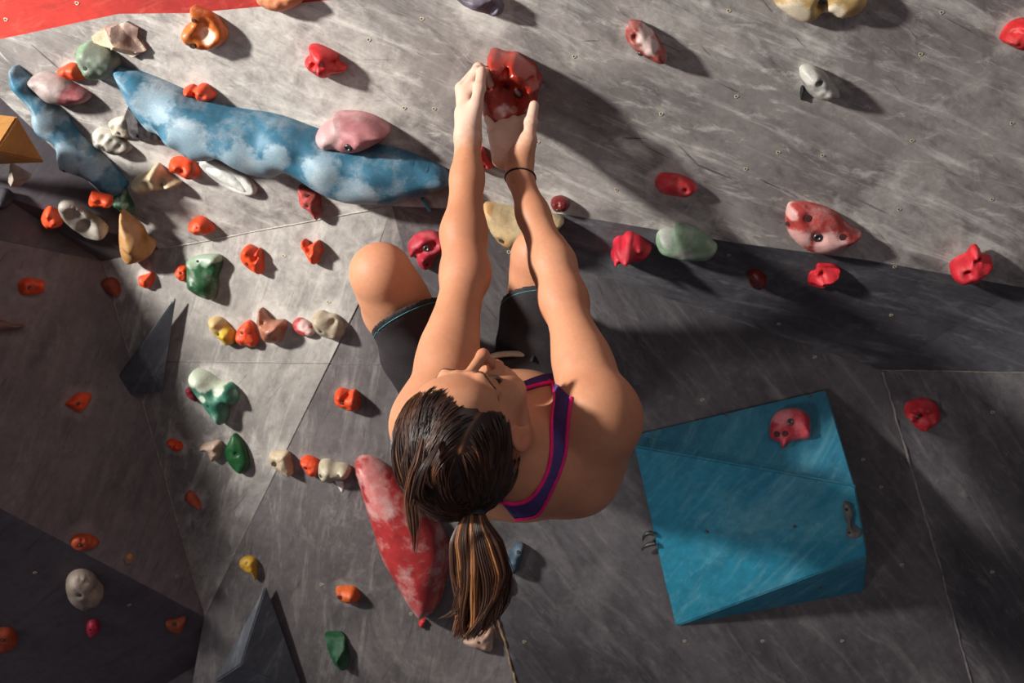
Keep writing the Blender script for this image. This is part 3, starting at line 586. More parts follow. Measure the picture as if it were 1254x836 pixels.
# ------------------------------------------------------------------ volumes
def volume(label, plk, verts, faces, mat, name='wooden_volume', cat='climbing volume', bevel=.003):
    """verts: (zoom, x, y, lift over the wall)"""
    p = PL[plk]
    Wd = [p.hit(*zc(z, x, y), h if not isinstance(h, tuple) else 0) for z, x, y, h in verts]
    for i, (z, x, y, h) in enumerate(verts):          # corners that must lie in the plane of three others
        if isinstance(h, tuple): Wd[i] = Plane(*[Wd[k] for k in h]).hit(*zc(z, x, y))
    base = [q - p.n*((q - p.o).dot(p.n) + .003) for q in Wd]
    c = sum(base, Vector())/len(base)
    bm = bmesh.new()
    vs = [bm.verts.new(q - c) for q in Wd]
    for f in faces: bm.faces.new([vs[i] for i in f])
    bmesh.ops.recalc_face_normals(bm, faces=bm.faces)
    me = bpy.data.meshes.new(name)
    bmesh.ops.bevel(bm, geom=list(bm.edges), offset=bevel, segments=2, affect='EDGES')
    bm.to_mesh(me); bm.free()
    uvl = me.uv_layers.new(name='UVMap')
    for f in me.polygons:
        n = f.normal; u = n.orthogonal().normalized() if abs(n.x) > .95 else (Vector((1,0,0)) - n*n.x).normalized(); v = n.cross(u)
        for li in f.loop_indices:
            w = me.vertices[me.loops[li].vertex_index].co; uvl.data[li].uv = (w.dot(u), w.dot(v))
    me.materials.append(mat)
    o = bpy.data.objects.new(name, me); o.location = c; COL.objects.link(o); tag(o, label, cat)
    return o
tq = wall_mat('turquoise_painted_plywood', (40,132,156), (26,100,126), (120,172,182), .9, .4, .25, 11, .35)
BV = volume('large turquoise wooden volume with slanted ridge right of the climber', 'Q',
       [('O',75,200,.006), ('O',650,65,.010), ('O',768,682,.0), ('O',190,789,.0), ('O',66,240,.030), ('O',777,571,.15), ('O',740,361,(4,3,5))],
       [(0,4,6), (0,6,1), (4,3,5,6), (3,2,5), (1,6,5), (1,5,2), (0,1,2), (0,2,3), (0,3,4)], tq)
BV.data.materials.append(wall_mat('shaded_turquoise_plywood', (28,100,124), (20,76,98), (100,150,160), .9, .4, .4, 12, .4))  # same plywood, the top face's shade put into a darker colour
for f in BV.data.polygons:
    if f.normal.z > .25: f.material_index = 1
blk = wall_mat('black_painted_plywood', (92,95,102), (58,60,67), (150,153,160), .9, .45, .4, 13, .3)
volume('black pointed triangular volume on the fold of the left panel', 'P',
       [('X',218,359,.02), ('X',124,488,.02), ('X',199,481,.02), ('X',173,424,.055)], [(0,3,1), (0,2,3), (1,3,2), (0,1,2)], blk)
volume('black prism volume with grey lit face at the bottom left', 'Q1',
       [('X',326,714,.02), ('X',262,832,.0), ('X',295,815,.09), ('X',372,846,.0), ('X',300,900,.0)], [(0,2,1), (0,3,2), (1,2,3), (0,1,3)], blk) if False else None
o = volume('black prism volume with grey lit face at the bottom left', 'Q1',
       [('X',326,714,.015), ('X',262,835,.01), ('X',294,814,.085), ('X',374,850,.01)], [(0,2,1), (0,3,2), (1,2,3), (0,1,3)], blk)
brn = wall_mat('ochre_painted_plywood', (186,134,66), (140,96,48), (214,180,130), .5, .35, .3, 15, .3)
volume('ochre brown pyramid volume cut by the left picture edge', 'M1',
       [('X',-60,132,.0), ('X',22,142,.0), ('X',56,199,.0), ('X',-70,204,.0), ('X',-6,186,.075)], [(0,1,4), (1,2,4), (2,3,4), (3,0,4), (0,1,2,3)], brn)

def onvol(label, z, pts, vol, fi_pts, h, mat, **kw):
    """hold standing on a face of a volume; fi_pts are three zoom points on that face"""
    bv = BVHTree.FromPolygons([vol.location + v.co for v in vol.data.vertices], [tuple(f.vertices) for f in vol.data.polygons])
    q = []
    for x, y in fi_pts:
        r = ray(*zc(z, x, y)); hit = bv.ray_cast(CAM, r.normalized()); q.append(hit[0])
    return hold(label, z, pts, Plane(*q), h, mat, **kw), Plane(*q), bv
_, PF1, bvv = onvol('chalky pinkish red round hold on the upper face of the turquoise volume', 'O', [(480,190),(485,155),(505,133),(540,125),(575,130),(600,155),(603,190),(598,215),(560,217),(535,230),(520,242),(508,222),(485,212)], BV, [(400,160),(620,120),(640,280)], .035, hold_mat((196,50,66),(206,120,124),.2), bolts=[(541,168,11)], holes=[(502,200,9),(526,201,8)], patch=[(515,150,30)], lift=.2)
_, PF2, _ = onvol('grey boot shaped foothold on the right edge of the turquoise volume', 'O', [(703,412),(714,408),(727,418),(733,445),(729,472),(742,485),(757,495),(752,510),(730,513),(712,508),(716,480),(705,450)], BV, [(640,420),(740,520),(560,560)], .02, hold_mat((96,92,92),None,.15), holes=[(713,430,5),(722,502,4)], lift=.1)
for z, x, y in (('O',287,500),('O',555,483),('O',67,244),('O',182,752),('O',602,86),('O',347,143),('O',632,670),('O',525,727)):
    r = ray(*zc(z, x, y)); hit = bvv.ray_cast(CAM, r.normalized())
    if hit[0] is None: continue
    n = hit[1] if hit[1].dot(CAM-hit[0]) > 0 else -hit[1]
    b = bpy.data.objects.new('t_nut', bolt_mesh(.0042)); COL.objects.link(b); b.parent = BV
    b.matrix_local = Matrix.Translation(hit[0] - BV.location + n*.0003) @ n.to_track_quat('Z', 'Y').to_matrix().to_4x4()
# black rubber hook hold left of the volume
for nm, lb, pts in (('rubber_hook', 'upper black hook poking out left of the turquoise volume', [(92,528),(97,512),(110,504),(128,506)]),
                ('rubber_hook', 'lower black hook poking out left of the turquoise volume', [(90,556),(98,545),(115,538),(132,536)])):
    pp = [Q.hit(*zc('O', x, y), .012 + .004*k) for k, (x, y) in enumerate(pts)]
    pp = catmull(pp, 5, False); c = pp[0].copy()
    V, Fc = tube([q-c for q in pp], [.0015 + .0035*min(1, i/8) for i in range(len(pp))], 8)
    o = mkobj(nm, V, Fc, plain('black_rubber', (20,20,22), .5)); o.location = c
    tag(o, lb, 'hook')
# paper tag below the long cream hold, inner disc of the oval plate
def child_patch(name, z, pts, pl, h, mat, parent):
    o = hold('x', z, pts, pl, h, mat, name=name, lift=0, nz=0, n=120)
    for k in ('label', 'category'): 
        if k in o: del o[k]
    mw = o.matrix_world.copy(); o.parent = parent; o.matrix_parent_inverse = parent.matrix_world.inverted() if False else Matrix.Identity(4)
    o.matrix_local = parent.matrix_basis.inverted() @ o.matrix_basis
    return o
wt = plain('white_card', (226,224,218), .6)
o = child_patch('paper_tag', 'G', [(942,712),(965,705),(985,712),(988,745),(978,772),(960,745)], 'Q1', .003, wt, cr)
o['label'] = 'white paper tag'
child_patch('inner_disc', 'B', [(985,18),(1000,-5),(1045,0),(1110,30),(1170,75),(1208,118),(1205,138),(1170,132),(1100,98),(1030,55)], 'U', .021, plain('white_plastic', (232,232,226), .4), d0)
# ------------------------------------------------------------------ climber
def v(*a): return np.array(a, dtype=np.float32)
def Wn(px, py, d): return np.array(W(px, py, d), dtype=np.float32)

class Field:
    def __init__(s, lo, hi, h):
        s.lo = np.array(lo, float); s.h = h
        s.n = np.ceil((np.array(hi)-s.lo)/h).astype(int)+1
        s.F = np.full(s.n, .5, dtype=np.float32)
        s.ax = [(s.lo[i] + np.arange(s.n[i])*h).astype(np.float32) for i in range(3)]
    def sub(s, lo, hi):
        a = [max(0, int((lo[i]-s.lo[i])/s.h)) for i in range(3)]; b = [min(s.n[i], int((hi[i]-s.lo[i])/s.h)+2) for i in range(3)]
        sl = tuple(slice(a[i], max(a[i], b[i])) for i in range(3))
        X = s.ax[0][sl[0]][:, None, None]; Y = s.ax[1][sl[1]][None, :, None]; Z = s.ax[2][sl[2]][None, None, :]
        return sl, X, Y, Z
    def put(s, fn, lo, hi, k=.01, op='u', pad=.03):
        lo = np.array(lo)-pad-k; hi = np.array(hi)+pad+k
        sl, X, Y, Z = s.sub(lo, hi)
        if 0 in s.F[sl].shape: return
        D = fn(X, Y, Z); A = s.F[sl]
        if op == 'u':
            if k > 0:
                hh = np.maximum(k-np.abs(A-D), 0)/k; s.F[sl] = np.minimum(A, D) - hh*hh*k*.25
            else: s.F[sl] = np.minimum(A, D)
        elif op == 's':
            D = -D; hh = np.maximum(k-np.abs(A-D), 0)/k; s.F[sl] = np.maximum(A, D) + hh*hh*k*.25
        elif op == 'i':
            s.F[sl] = np.maximum(A, D)
    def cap(s, a, b, ra, rb, k=.012, op='u'):
        a = np.asarray(a, float); b = np.asarray(b, float); ab = b-a; L2 = max(float(ab@ab), 1e-12)
        def fn(X, Y, Z):
            t = np.clip(((X-a[0])*ab[0] + (Y-a[1])*ab[1] + (Z-a[2])*ab[2])/L2, 0, 1)
            return np.sqrt((X-a[0]-t*ab[0])**2 + (Y-a[1]-t*ab[1])**2 + (Z-a[2]-t*ab[2])**2) - (ra + t*(rb-ra))
        m = max(ra, rb)
        s.put(fn, np.minimum(a, b)-m, np.maximum(a, b)+m, k, op)
    def ell(s, c, R, fr=None, k=.012, op='u'):
        c = np.asarray(c, float); M = np.eye(3) if fr is None else np.asarray(fr, float)   # rows = axes
        def fn(X, Y, Z):
            x, y, z = X-c[0], Y-c[1], Z-c[2]
            q = [x*M[i][0] + y*M[i][1] + z*M[i][2] for i in range(3)]
            k0 = np.sqrt(sum((q[i]/R[i])**2 for i in range(3))); k1 = np.sqrt(sum((q[i]/R[i]**2)**2 for i in range(3)))
            return k0*(k0-1)/np.maximum(k1, 1e-6)
        m = max(R); s.put(fn, c-m, c+m, k, op)
    def chain(s, pts, rs, k=.012, sub=1):
        for i in range(len(pts)-1): s.cap(pts[i], pts[i+1], rs[i], rs[i+1], k)

def surface(F, smooth=2):
    """surface nets on a Field -> verts, quads"""
    A = F.F; n = A.shape; S = A < 0
    c = np.zeros(tuple(x-1 for x in n), dtype=np.uint8)
    for i in (0, 1):
        for j in (0, 1):
            for k in (0, 1): c += S[i:n[0]-1+i, j:n[1]-1+j, k:n[2]-1+k]
    act = np.argwhere((c > 0) & (c < 8)); idx = -np.ones(c.shape, dtype=np.int32)
    I, J, K = act.T; idx[I, J, K] = np.arange(len(act))
    P_ = np.zeros((len(act), 3)); cnt = np.zeros(len(act))
    for ax in range(3):
        for o1 in (0, 1):
            for o2 in (0, 1):
                off = [0, 0, 0]; oth = [q for q in range(3) if q != ax]; off[oth[0]] = o1; off[oth[1]] = o2
                a = A[I+off[0], J+off[1], K+off[2]]; off2 = list(off); off2[ax] = 1
                b = A[I+off2[0], J+off2[1], K+off2[2]]
                m = (a < 0) != (b < 0); t = np.where(m, a/np.where(m, a-b, 1), 0)
                p = np.zeros((len(act), 3)); p[:, 0] = off[0]; p[:, 1] = off[1]; p[:, 2] = off[2]; p[:, ax] += t
                P_[m] += p[m]; cnt[m] += 1
    P_ /= cnt[:, None]; V = F.lo + (act + P_)*F.h
    Q_ = []
    for ax in range(3):
        o1, o2 = [q for q in range(3) if q != ax]
        sl0 = [slice(1, -1)]*3; sl0[ax] = slice(0, -1); sl1 = list(sl0); sl1[ax] = slice(1, None)
        a = S[tuple(sl0)]; b = S[tuple(sl1)]
        e = np.argwhere(a != b)
        fl = a[tuple(e.T)]
        e = e + 1; e[:, ax] -= 1
        def cell(d1, d2):
            q = e.copy(); q[:, o1] -= d1; q[:, o2] -= d2
            return idx[q[:, 0], q[:, 1], q[:, 2]]
        q = np.stack([cell(0, 0), cell(1, 0), cell(1, 1), cell(0, 1)], 1)
        if ax == 1: fl = ~fl
        q[~fl] = q[~fl][:, ::-1]
        Q_.append(q)
    Q_ = np.concatenate(Q_)
    for it in range(smooth):
        acc = np.zeros_like(V); cn = np.zeros(len(V))
        for i in range(4):
            a = Q_[:, i]; b = Q_[:, (i+1) % 4]
            np.add.at(acc, a, V[b]); np.add.at(cn, a, 1)
            np.add.at(acc, b, V[a]); np.add.at(cn, b, 1)
        lam = .5 if it % 2 == 0 else -.52
        V = V + lam*(acc/cn[:, None] - V)
    return V, Q_

def np_mesh(name, V, Q_, mat, origin, parent=None, comp=0):
    # drop tiny loose bits
    me = bpy.data.meshes.new(name)
    V = V - np.array(origin)
    me.vertices.add(len(V)); me.vertices.foreach_set('co', V.astype(np.float32).ravel())
    k = Q_.shape[1]
    me.loops.add(len(Q_)*k); me.loops.foreach_set('vertex_index', Q_.astype(np.int32).ravel())
    me.polygons.add(len(Q_)); me.polygons.foreach_set('loop_start', np.arange(len(Q_), dtype=np.int32)*k)
    me.update(calc_edges=True); me.validate(); me.materials.append(mat); me.shade_smooth()
    o = bpy.data.objects.new(name, me); COL.objects.link(o)
    if parent:
        o.parent = parent; o.location = Vector(origin) - parent.location
    else: o.location = origin
    return o

# joints (pixel x, pixel y, depth)
J = dict(
 rs=Wn(734,512,1.53), re=Wn(690,368,1.71), rw=Wn(637,218,1.84),
 ls=Wn(531,520,1.52), le=Wn(570,335,1.69), lw=Wn(573,168,1.81),
 rh=Wn(668,478,2.06), rk=Wn(662,315,1.89), ra=Wn(660,400,2.13),
 lh=Wn(560,490,2.04), lk=Wn(467,336,1.79), la=Wn(505,415,2.09))
# head frame: s = towards the crown, f = face, r = her right
hs = np.array([-.50, -.84, -.10]); hs /= np.linalg.norm(hs)
hf = np.array([.06, -.02, .99]); hf -= hs*(hf@hs); hf /= np.linalg.norm(hf)
hr = np.cross(hf, hs)
HC = Wn(571, 535, 1.435)
HF = np.array([hr, hf, hs])
def hd(r, f, s): return HC + hr*r + hf*f + hs*s

lo = np.array([-.34, 1.27, CAMZ-.36]); hi = np.array([.27, 2.34, CAMZ+.55])
B = Field(lo, hi, .0029)
# torso -----------------------------------------------------------
chest = Wn(636, 552, 1.64); belly = Wn(636, 510, 1.85); pelv = Wn(624, 492, 2.03)
ax = pelv - chest; ax = ax/np.linalg.norm(ax)
tx = np.array([1, 0, 0]) - ax*ax[0]; tx /= np.linalg.norm(tx); tz = np.cross(tx, ax)
if tz[2] < 0: tz = -tz
T = np.array([tx, ax, tz])
B.ell(chest, (.128, .17, .088), T, .03)
B.ell(chest - ax*.055 - tz*.012, (.135, .085, .072), T, .04)
B.ell(belly, (.112, .17, .082), T, .05)
B.ell(pelv, (.142, .11, .092), T, .05)
for s in (-1, 1):
    B.ell(pelv + tx*s*.06 - tz*.05 + ax*.02, (.075, .085, .07), T, .03)     # glutes
    B.ell(chest + tx*s*.062 + tz*.078 + ax*.045, (.055, .06, .036), T, .03)    # breasts
    B.ell(chest + tx*s*.088 - tz*.055 - ax*.03, (.050, .080, .036), T, .03)  # shoulder blades
    B.cap(chest + tx*s*.055 - tz*.055 - ax*.07, chest + tx*s*.105 - tz*.070 + ax*.05, .018, .012, .03)
# neck ------------------------------------------------------------
nb = chest - ax*.095 - tz*.005
B.cap(hd(0, -.025, -.05), nb, .052, .062, .04)
B.cap(hd(.045, -.015, -.085), nb + tz*.045 + tx*.02, .010, .010, .03)       # sternomastoid
B.cap(hd(.02, -.055, -.04), nb + tx*.075 - tz*.025, .03, .026, .04)     # trapezius
B.cap(hd(-.02, -.055, -.04), nb - tx*.075 - tz*.02, .03, .026, .04)
# shoulders and arms ----------------------------------------------
def arm(sh, el, wr, s):
    d = el-sh; d /= np.linalg.norm(d)
    base = chest + tx*s*.095 - ax*.03 - tz*.01
    B.cap(base, sh, .062, .052, .045)
    B.cap(chest + tx*s*.05 + tz*.055 - ax*.07, sh + tz*.012 - tx*s*.01, .013, .016, .03)  # collar bone
    B.ell(sh + d*.01 + tx*s*.004, (.052, .056, .054), None, .03)
    B.cap(sh, sh + (el-sh)*.45, .047, .041, .03)
    B.cap(sh + (el-sh)*.40, el, .041, .034, .03)
    B.cap(sh + (el-sh)*.2 + np.array([s*.006, -.008, 0]), sh + (el-sh)*.62 + np.array([0, -.006, 0]), .034, .030, .025)  # triceps side
    B.ell(el, (.034, .034, .038), None, .02)
    m = el + (wr-el)*.28 + np.array([s*.004, 0, 0])
    B.cap(el, m, .0335, .0345, .03); B.cap(m, el + (wr-el)*.7, .0345, .0265, .03); B.cap(el + (wr-el)*.68, wr, .0265, .0225, .02)
arm(J['rs'], J['re'], J['rw'], 1); arm(J['ls'], J['le'], J['lw'], -1)
for s, j, e in ((1, 'rs', 're'), (-1, 'ls', 'le')):
    B.cap(J[j] - tz*.012 + ax*.01, chest + tx*s*.095 - tz*.045 + ax*.03, .044, .048, .05)
# armpit fold
B.cap(chest + tx*.09 - tz*.03 + ax*.08, J['rs'] + (J['re']-J['rs'])*.15 - tz*.02, .03, .026, .05)
B.cap(chest - tx*.09 - tz*.03 + ax*.08, J['ls'] + (J['le']-J['ls'])*.15 - tz*.02, .03, .026, .05)
# legs ------------------------------------------------------------
def leg(h, k, a, toe):
    m = h + (k-h)*.5
    B.cap(h, m, .080, .064, .04); B.cap(m, h + (k-h)*.85, .063, .050, .03); B.cap(h + (k-h)*.8, k, .050, .045, .03)
    B.ell(k + (k-m)/np.linalg.norm(k-m)*.008, (.043, .043, .042), None, .02)
    c = k + (a-k)*.35 + np.array([0, 0, -.018])
    B.cap(k, c, .047, .052, .03); B.cap(c, a, .05, .034, .03)
    B.cap(a, a + np.array([0, 0, -.03]), .032, .028, .02); B.cap(a + np.array([0, 0, -.02]), toe, .032, .026, .02)
ltoe = np.array(Q1.hit(498, 385)) ; ltoe[1] -= .03
rtoe = np.array(Q.hit(655, 375)) ; rtoe[1] -= .03
leg(J['rh'], J['rk'], J['ra'], rtoe); leg(J['lh'], J['lk'], J['la'], ltoe)
# head ------------------------------------------------------------
def he(c, R, k=.01, op='u', fr=None): B.ell(hd(*c), R, HF if fr is None else fr, k, op)
def hc(a, b, ra, rb, k=.008, op='u'): B.cap(hd(*a), hd(*b), ra, rb, k, op)
he((0, -.008, .012), (.073, .094, .088), .01)
he((0, .030, -.040), (.060, .055, .070), .02)
he((0, .058, .030), (.054, .030, .045), .02)      # forehead
for s in (-1, 1):
    hc((s*.052, -.005, -.058), (s*.012, .062, -.100), .017, .015, .02)   # jaw
    he((s*.040, .056, -.040), (.022, .022, .022), .02)                       # cheek bone
    he((s*.030, .062, -.070), (.020, .018, .022), .02)
he((0, .070, -.100), (.018, .015, .014), .012)    # chin
hc((0, .075, -.085), (0, .084, -.062), .018, .016, .012)
for s in (-1, 1): he((s*.033, .098, -.012), (.018, .015, .012), .010, 's')     # eye hollows
for s in (-1, 1):
    he((s*.031, .070, -.013), (.0155, .0155, .0135), .004)                        # closed lids
    hc((s*.012, .088, .004), (s*.030, .087, .007), .0065, .0065, .010)        # brow ridge
    hc((s*.030, .087, .007), (s*.050, .070, -.001), .0065, .0055, .010)
hc((0, .085, -.002), (0, .108, -.040), .0070, .0085, .008)                      # nose
he((0, .111, -.045), (.0095, .0105, .0095), .006)
for s in (-1, 1):
    he((s*.0115, .100, -.050), (.0065, .0085, .0075), .004)
    he((s*.0068, .1005, -.0585), (.0034, .0050, .0042), .002, 's')          # nostril
hc((-.016, .091, -.0715), (.016, .091, -.0715), .0052, .0052, .006)
he((0, .0975, -.070), (.013, .0055, .0048), .004); he((0, .0955, -.079), (.014, .0060, .0055), .004)   # lips
he((0, .1035, -.0745), (.020, .0050, .0012), .002, 's')
# ears
for s in (-1, 1):
    eo = hd(s*.075, .004, -.018)
    ea = hs*.93 - hf*.35; ea /= np.linalg.norm(ea); eb = np.cross(ea, hr); eb /= np.linalg.norm(eb)
    efr = np.array([hr*s*.85 + eb*.0 - hf*.5*0, eb, ea])
    o_ = hr*s; tilt = (o_*.86 + hf*.5); tilt /= np.linalg.norm(tilt); ez = ea - tilt*(ea@tilt); ez /= np.linalg.norm(ez); ey = np.cross(ez, tilt)
    fr = np.array([tilt, ey, ez])
    c0 = eo + tilt*.004
    B.ell(c0 - hf*.004, (.0075, .0180, .0250), fr, .005)
    B.ell(c0 + tilt*.0080, (.006, .0120, .0185), fr, .003, 's')
    B.cap(c0 + ez*.012 + ey*.002 + tilt*.0015, c0 - ez*.012 + ey*.003 + tilt*.0015, .0026, .0026, .003)
    B.ell(c0 - ez*.024 , (.0045, .008, .009), fr, .004)
# hands -----------------------------------------------------------
def finger(pts, r0, r1, k=.0035):
    n = len(pts)
    for i in range(n-1):
        a = r0 + (r1-r0)*i/(n-1); b = r0 + (r1-r0)*(i+1)/(n-1)
        B.cap(pts[i], pts[i+1], a, b, k)
    for i in range(1, n-1): B.ell(pts[i], (r0*1.04,)*3, None, .003)
# left hand: thumb side towards us, fingers over the left edge of the hold
w0 = J['lw']
B.cap(w0, Wn(572,140,1.82), .0215, .0225, .015)
B.cap(Wn(573,116,1.835), Wn(584,106,1.828), .0105, .0095, .014)
mc = [Wn(569,112,1.835), Wn(565,108,1.856), Wn(566,111,1.876), Wn(569,119,1.893)]
for i, m in enumerate(mc):
    B.cap(Wn(573,152,1.815+.012*i), m, .0145, .0115, .014)
pip = [Wn(584,88,1.838), Wn(586,84,1.862), Wn(588,88,1.884), Wn(588,98,1.902)]
dip = [Wn(596,90,1.855), Wn(600,89,1.880), Wn(601,94,1.898), Wn(600,104,1.912)]
tip = [Wn(600,103,1.862), Wn(604,104,1.885), Wn(605,109,1.902), Wn(603,117,1.915)]
for i in range(4): finger([mc[i], pip[i], dip[i], tip[i]], (.0105, .0108, .0100, .0088)[i], (.0080, .0082, .0076, .0066)[i])
B.cap(Wn(577,150,1.803), Wn(583,128,1.800), .0165, .0125, .012)
finger([Wn(583,130,1.800), Wn(587,108,1.806), Wn(590,87,1.822)], .0118, .0088)
# right hand: palm towards us, thumb at the right, fingers up behind the lip
w1 = J['rw']
B.cap(w1, Wn(633,196,1.85), .0225, .022, .015)
mc = [Wn(641,156,1.880), Wn(629,152,1.888), Wn(616,153,1.892), Wn(604,160,1.892)]
for i, m in enumerate(mc):
    B.cap(Wn(640-5*i,198,1.855+.004*i), m, .0155, .0120, .012)
B.ell(Wn(622,172,1.848), (.020, .008, .026), None, .012, 's')
pip = [Wn(640,143,1.910), Wn(628,139,1.918), Wn(615,141,1.920), Wn(599,146,1.905)]
dip = [Wn(640,135,1.930), Wn(628,131,1.938), Wn(614,133,1.940), Wn(598,136,1.922)]
for i in range(4): finger([mc[i], pip[i], dip[i]], (.0108, .0110, .0104, .0090)[i], (.0085, .0086, .0080, .0070)[i])
B.cap(Wn(641,200,1.848), Wn(648,172,1.838), .0175, .0140, .014)
B.cap(Wn(634,192,1.845), Wn(645,170,1.838), .0160, .0120, .014)
finger([Wn(647,175,1.838), Wn(650,150,1.836), Wn(654,129,1.842)], .0125, .0090)
B.cap(Wn(612,196,1.858), Wn(606,166,1.868), .0140, .0125, .012)     # heel of the hand

def skin_mat():
    m, nt, b = new_mat('skin')
    co = N(nt, 'ShaderNodeTexCoord').outputs['Object']
    n1 = tex_noise(nt, co, 7, 5, .6); n2 = tex_noise(nt, co, 160, 4, .6)
    c = mixc(nt, ramp(nt, n1, .35, .65), lin((168,114,84)), lin((188,134,102)))
    c = mixc(nt, mulv(nt, ramp(nt, n2, .4, .62), .15), c, lin((156,98,72)))
    red = N(nt, 'ShaderNodeAttribute', attribute_name='red').outputs['Fac']
    c = mixc(nt, red, c, lin((176,84,70)))
    ch = N(nt, 'ShaderNodeAttribute', attribute_name='chalk').outputs['Fac']
    n3 = tex_noise(nt, co, 55, 7, .7)
    ad = N(nt, 'ShaderNodeMath', operation='MULTIPLY_ADD'); L(nt, n3, ad.inputs[0]); ad.inputs[1].default_value = .8; L(nt, ch, ad.inputs[2])
    f = mulv(nt, ramp(nt, ad.outputs[0], .55, 1.4), .58)
    c = mixc(nt, f, c, lin((206,182,168)))
    L(nt, c, b.inputs['Base Color'])
    b.inputs['Subsurface Weight'].default_value = .05; b.inputs['Subsurface Radius'].default_value = (.012, .005, .003); b.inputs['Subsurface Scale'].default_value = 1
    r = N(nt, 'ShaderNodeMath', operation='MULTIPLY_ADD'); L(nt, ch, r.inputs[0]); r.inputs[1].default_value = .25; r.inputs[2].default_value = .56
    L(nt, r.outputs[0], b.inputs['Roughness']); b.inputs['Specular IOR Level'].default_value = .3
    bp = N(nt, 'ShaderNodeBump', inp={'Strength': .25, 'Distance': .001}); L(nt, n2, bp.inputs['Height']); L(nt, bp.outputs[0], b.inputs['Normal'])
    return m
SKIN = skin_mat()
BVs, BQ = surface(B, 2)
ORG = tuple(pelv)
body = np_mesh('person', BVs, BQ, SKIN, ORG)
tag(body, 'woman climber hanging under the overhang by both hands, in dark shorts and purple sports top', 'person')
# attributes: chalk on hands, redness on lips, nose and knees
def sstep(x, a, b): t = np.clip((x-a)/(b-a), 0, 1); return t*t*(3-2*t)
def along(V, a, b): ab = b-a; return ((V-a)@ab)/(ab@ab)
ch = np.zeros(len(BVs))
for e, w_ in (('re', 'rw'), ('le', 'lw')):
    t = along(BVs, J[e], J[w_]); near = np.linalg.norm(BVs - J[w_], axis=1) < .32
    ch = np.maximum(ch, np.where(near & (BVs[:, 2] > J[e][2]), sstep(t, .95, 1.5), 0))
red = np.zeros(len(BVs))
def blob(c, r): return np.exp(-(np.linalg.norm(BVs - c, axis=1)/r)**2)
red = np.maximum(red, .4*sstep(blob(hd(0, .100, -.0745), .014), .3, .6))
red = np.maximum(red, .4*blob(hd(0, .112, -.045), .012))
for k in ('rk', 'lk', 're', 'le'): red = np.maximum(red, .2*blob(J[k], .045))
red = np.maximum(red, .35*blob(hd(.082, -.01, -.018), .03))
for nm, arr in (('chalk', ch), ('red', red)):
    at = body.data.attributes.new(nm, 'FLOAT', 'POINT'); at.data.foreach_set('value', arr.astype(np.float32))
bodyT = BVHTree.FromPolygons([Vector(q) for q in BVs], [tuple(int(i) for i in q) for q in BQ])

# clothing --------------------------------------------------------
def cloth_mat(name, col, hi=None, sc=900):
    m, nt, b = new_mat(name)
    co = N(nt, 'ShaderNodeTexCoord').outputs['Object']
    n1 = tex_noise(nt, co, 14, 6, .65); n2 = tex_noise(nt, co, sc, 2, .5)
    c = mixc(nt, ramp(nt, n1, .35, .7), lin(tuple(v_*.7 for v_ in col)), lin(col))
    c = mixc(nt, mulv(nt, ramp(nt, n2, .4, .6), .3), c, lin(hi or tuple(min(255, v_*1.5+8) for v_ in col)))
    L(nt, c, b.inputs['Base Color']); b.inputs['Roughness'].default_value = .85; b.inputs['Specular IOR Level'].default_value = .15
    bp = N(nt, 'ShaderNodeBump', inp={'Strength': .3, 'Distance': .004}); L(nt, n1, bp.inputs['Height']); L(nt, bp.outputs[0], b.inputs['Normal'])
    return m
DENIM = cloth_mat('black_denim', (46,42,44)); PURP = cloth_mat('purple_jersey', (70,48,104)); PINK = cloth_mat('pink_binding', (236,40,112)); NAVY = cloth_mat('navy_jersey', (72,56,108))
TEAL = plain('teal_thread', (60,150,160), .7)

Sf = Field(np.array([-.34, 1.74, CAMZ-.30]), np.array([.22, 2.26, CAMZ+.16]), .0036)
def shape(F, h, k, cut):
    hem = h + (k-h)*cut; dn = (k-h)/np.linalg.norm(k-h) + np.array([0, .75, 0]); dn /= np.linalg.norm(dn)
    G = Field(F.lo, F.lo + F.h*(F.n-1), F.h); m = h + (k-h)*.4
    G.cap(h, m, .096, .083, .03); G.cap(m, h + (k-h)*(cut+.12), .083, .072, .03)
    X = F.ax[0][:, None, None]; Y = F.ax[1][None, :, None]; Z = F.ax[2][None, None, :]
    pl = (X-hem[0])*dn[0] + (Y-hem[1])*dn[1] + (Z-hem[2])*dn[2]
    # folds radiating from the crotch
    w = np.sin(pl*90 + X*40) * .0022 + np.sin(pl*55 - Z*70 + 1)*.0022
    # hollow sleeve: leave a gap between cloth and thigh at the hem
    D = G.F + w
    inner = G.F + .006 + w
    deep = -(pl + .012)                      # only open near the hem
    D = np.maximum(D, -np.maximum(inner, deep))
    return np.maximum(D, pl), hem, dn
n_ = tuple(Sf.n)
Dl, hemL, dnL = shape(Sf, J['lh'], J['lk'], .70)
Dr, hemR, dnR = shape(Sf, J['rh'], J['rk'], .72)
Gp = Field(Sf.lo, Sf.lo + Sf.h*(Sf.n-1), Sf.h)
Gp.ell(pelv, (.150, .12, .100), T, .02); Gp.ell(belly + (pelv-belly)*.50, (.124, .16, .097), T, .04)
for s in (-1, 1): Gp.ell(pelv + tx*s*.06 - tz*.05 + ax*.02, (.084, .092, .077), T, .03)
X = Sf.ax[0][:, None, None]; Y = Sf.ax[1][None, :, None]; Z = Sf.ax[2][None, None, :]
waist = pelv - ax*.105
wp = (X-waist[0])*ax[0] + (Y-waist[1])*ax[1] + (Z-waist[2])*ax[2]
Gp.F = np.maximum(Gp.F, -wp)
def smin(a, b, k): h_ = np.maximum(k-np.abs(a-b), 0)/k; return np.minimum(a, b) - h_*h_*k*.25
Sf.F = smin(smin(Dl, Gp.F, .02), Dr, .015).astype(np.float32)
SV, SQ = surface(Sf, 3)
shorts = np_mesh('shorts', SV, SQ, DENIM, ORG, body)
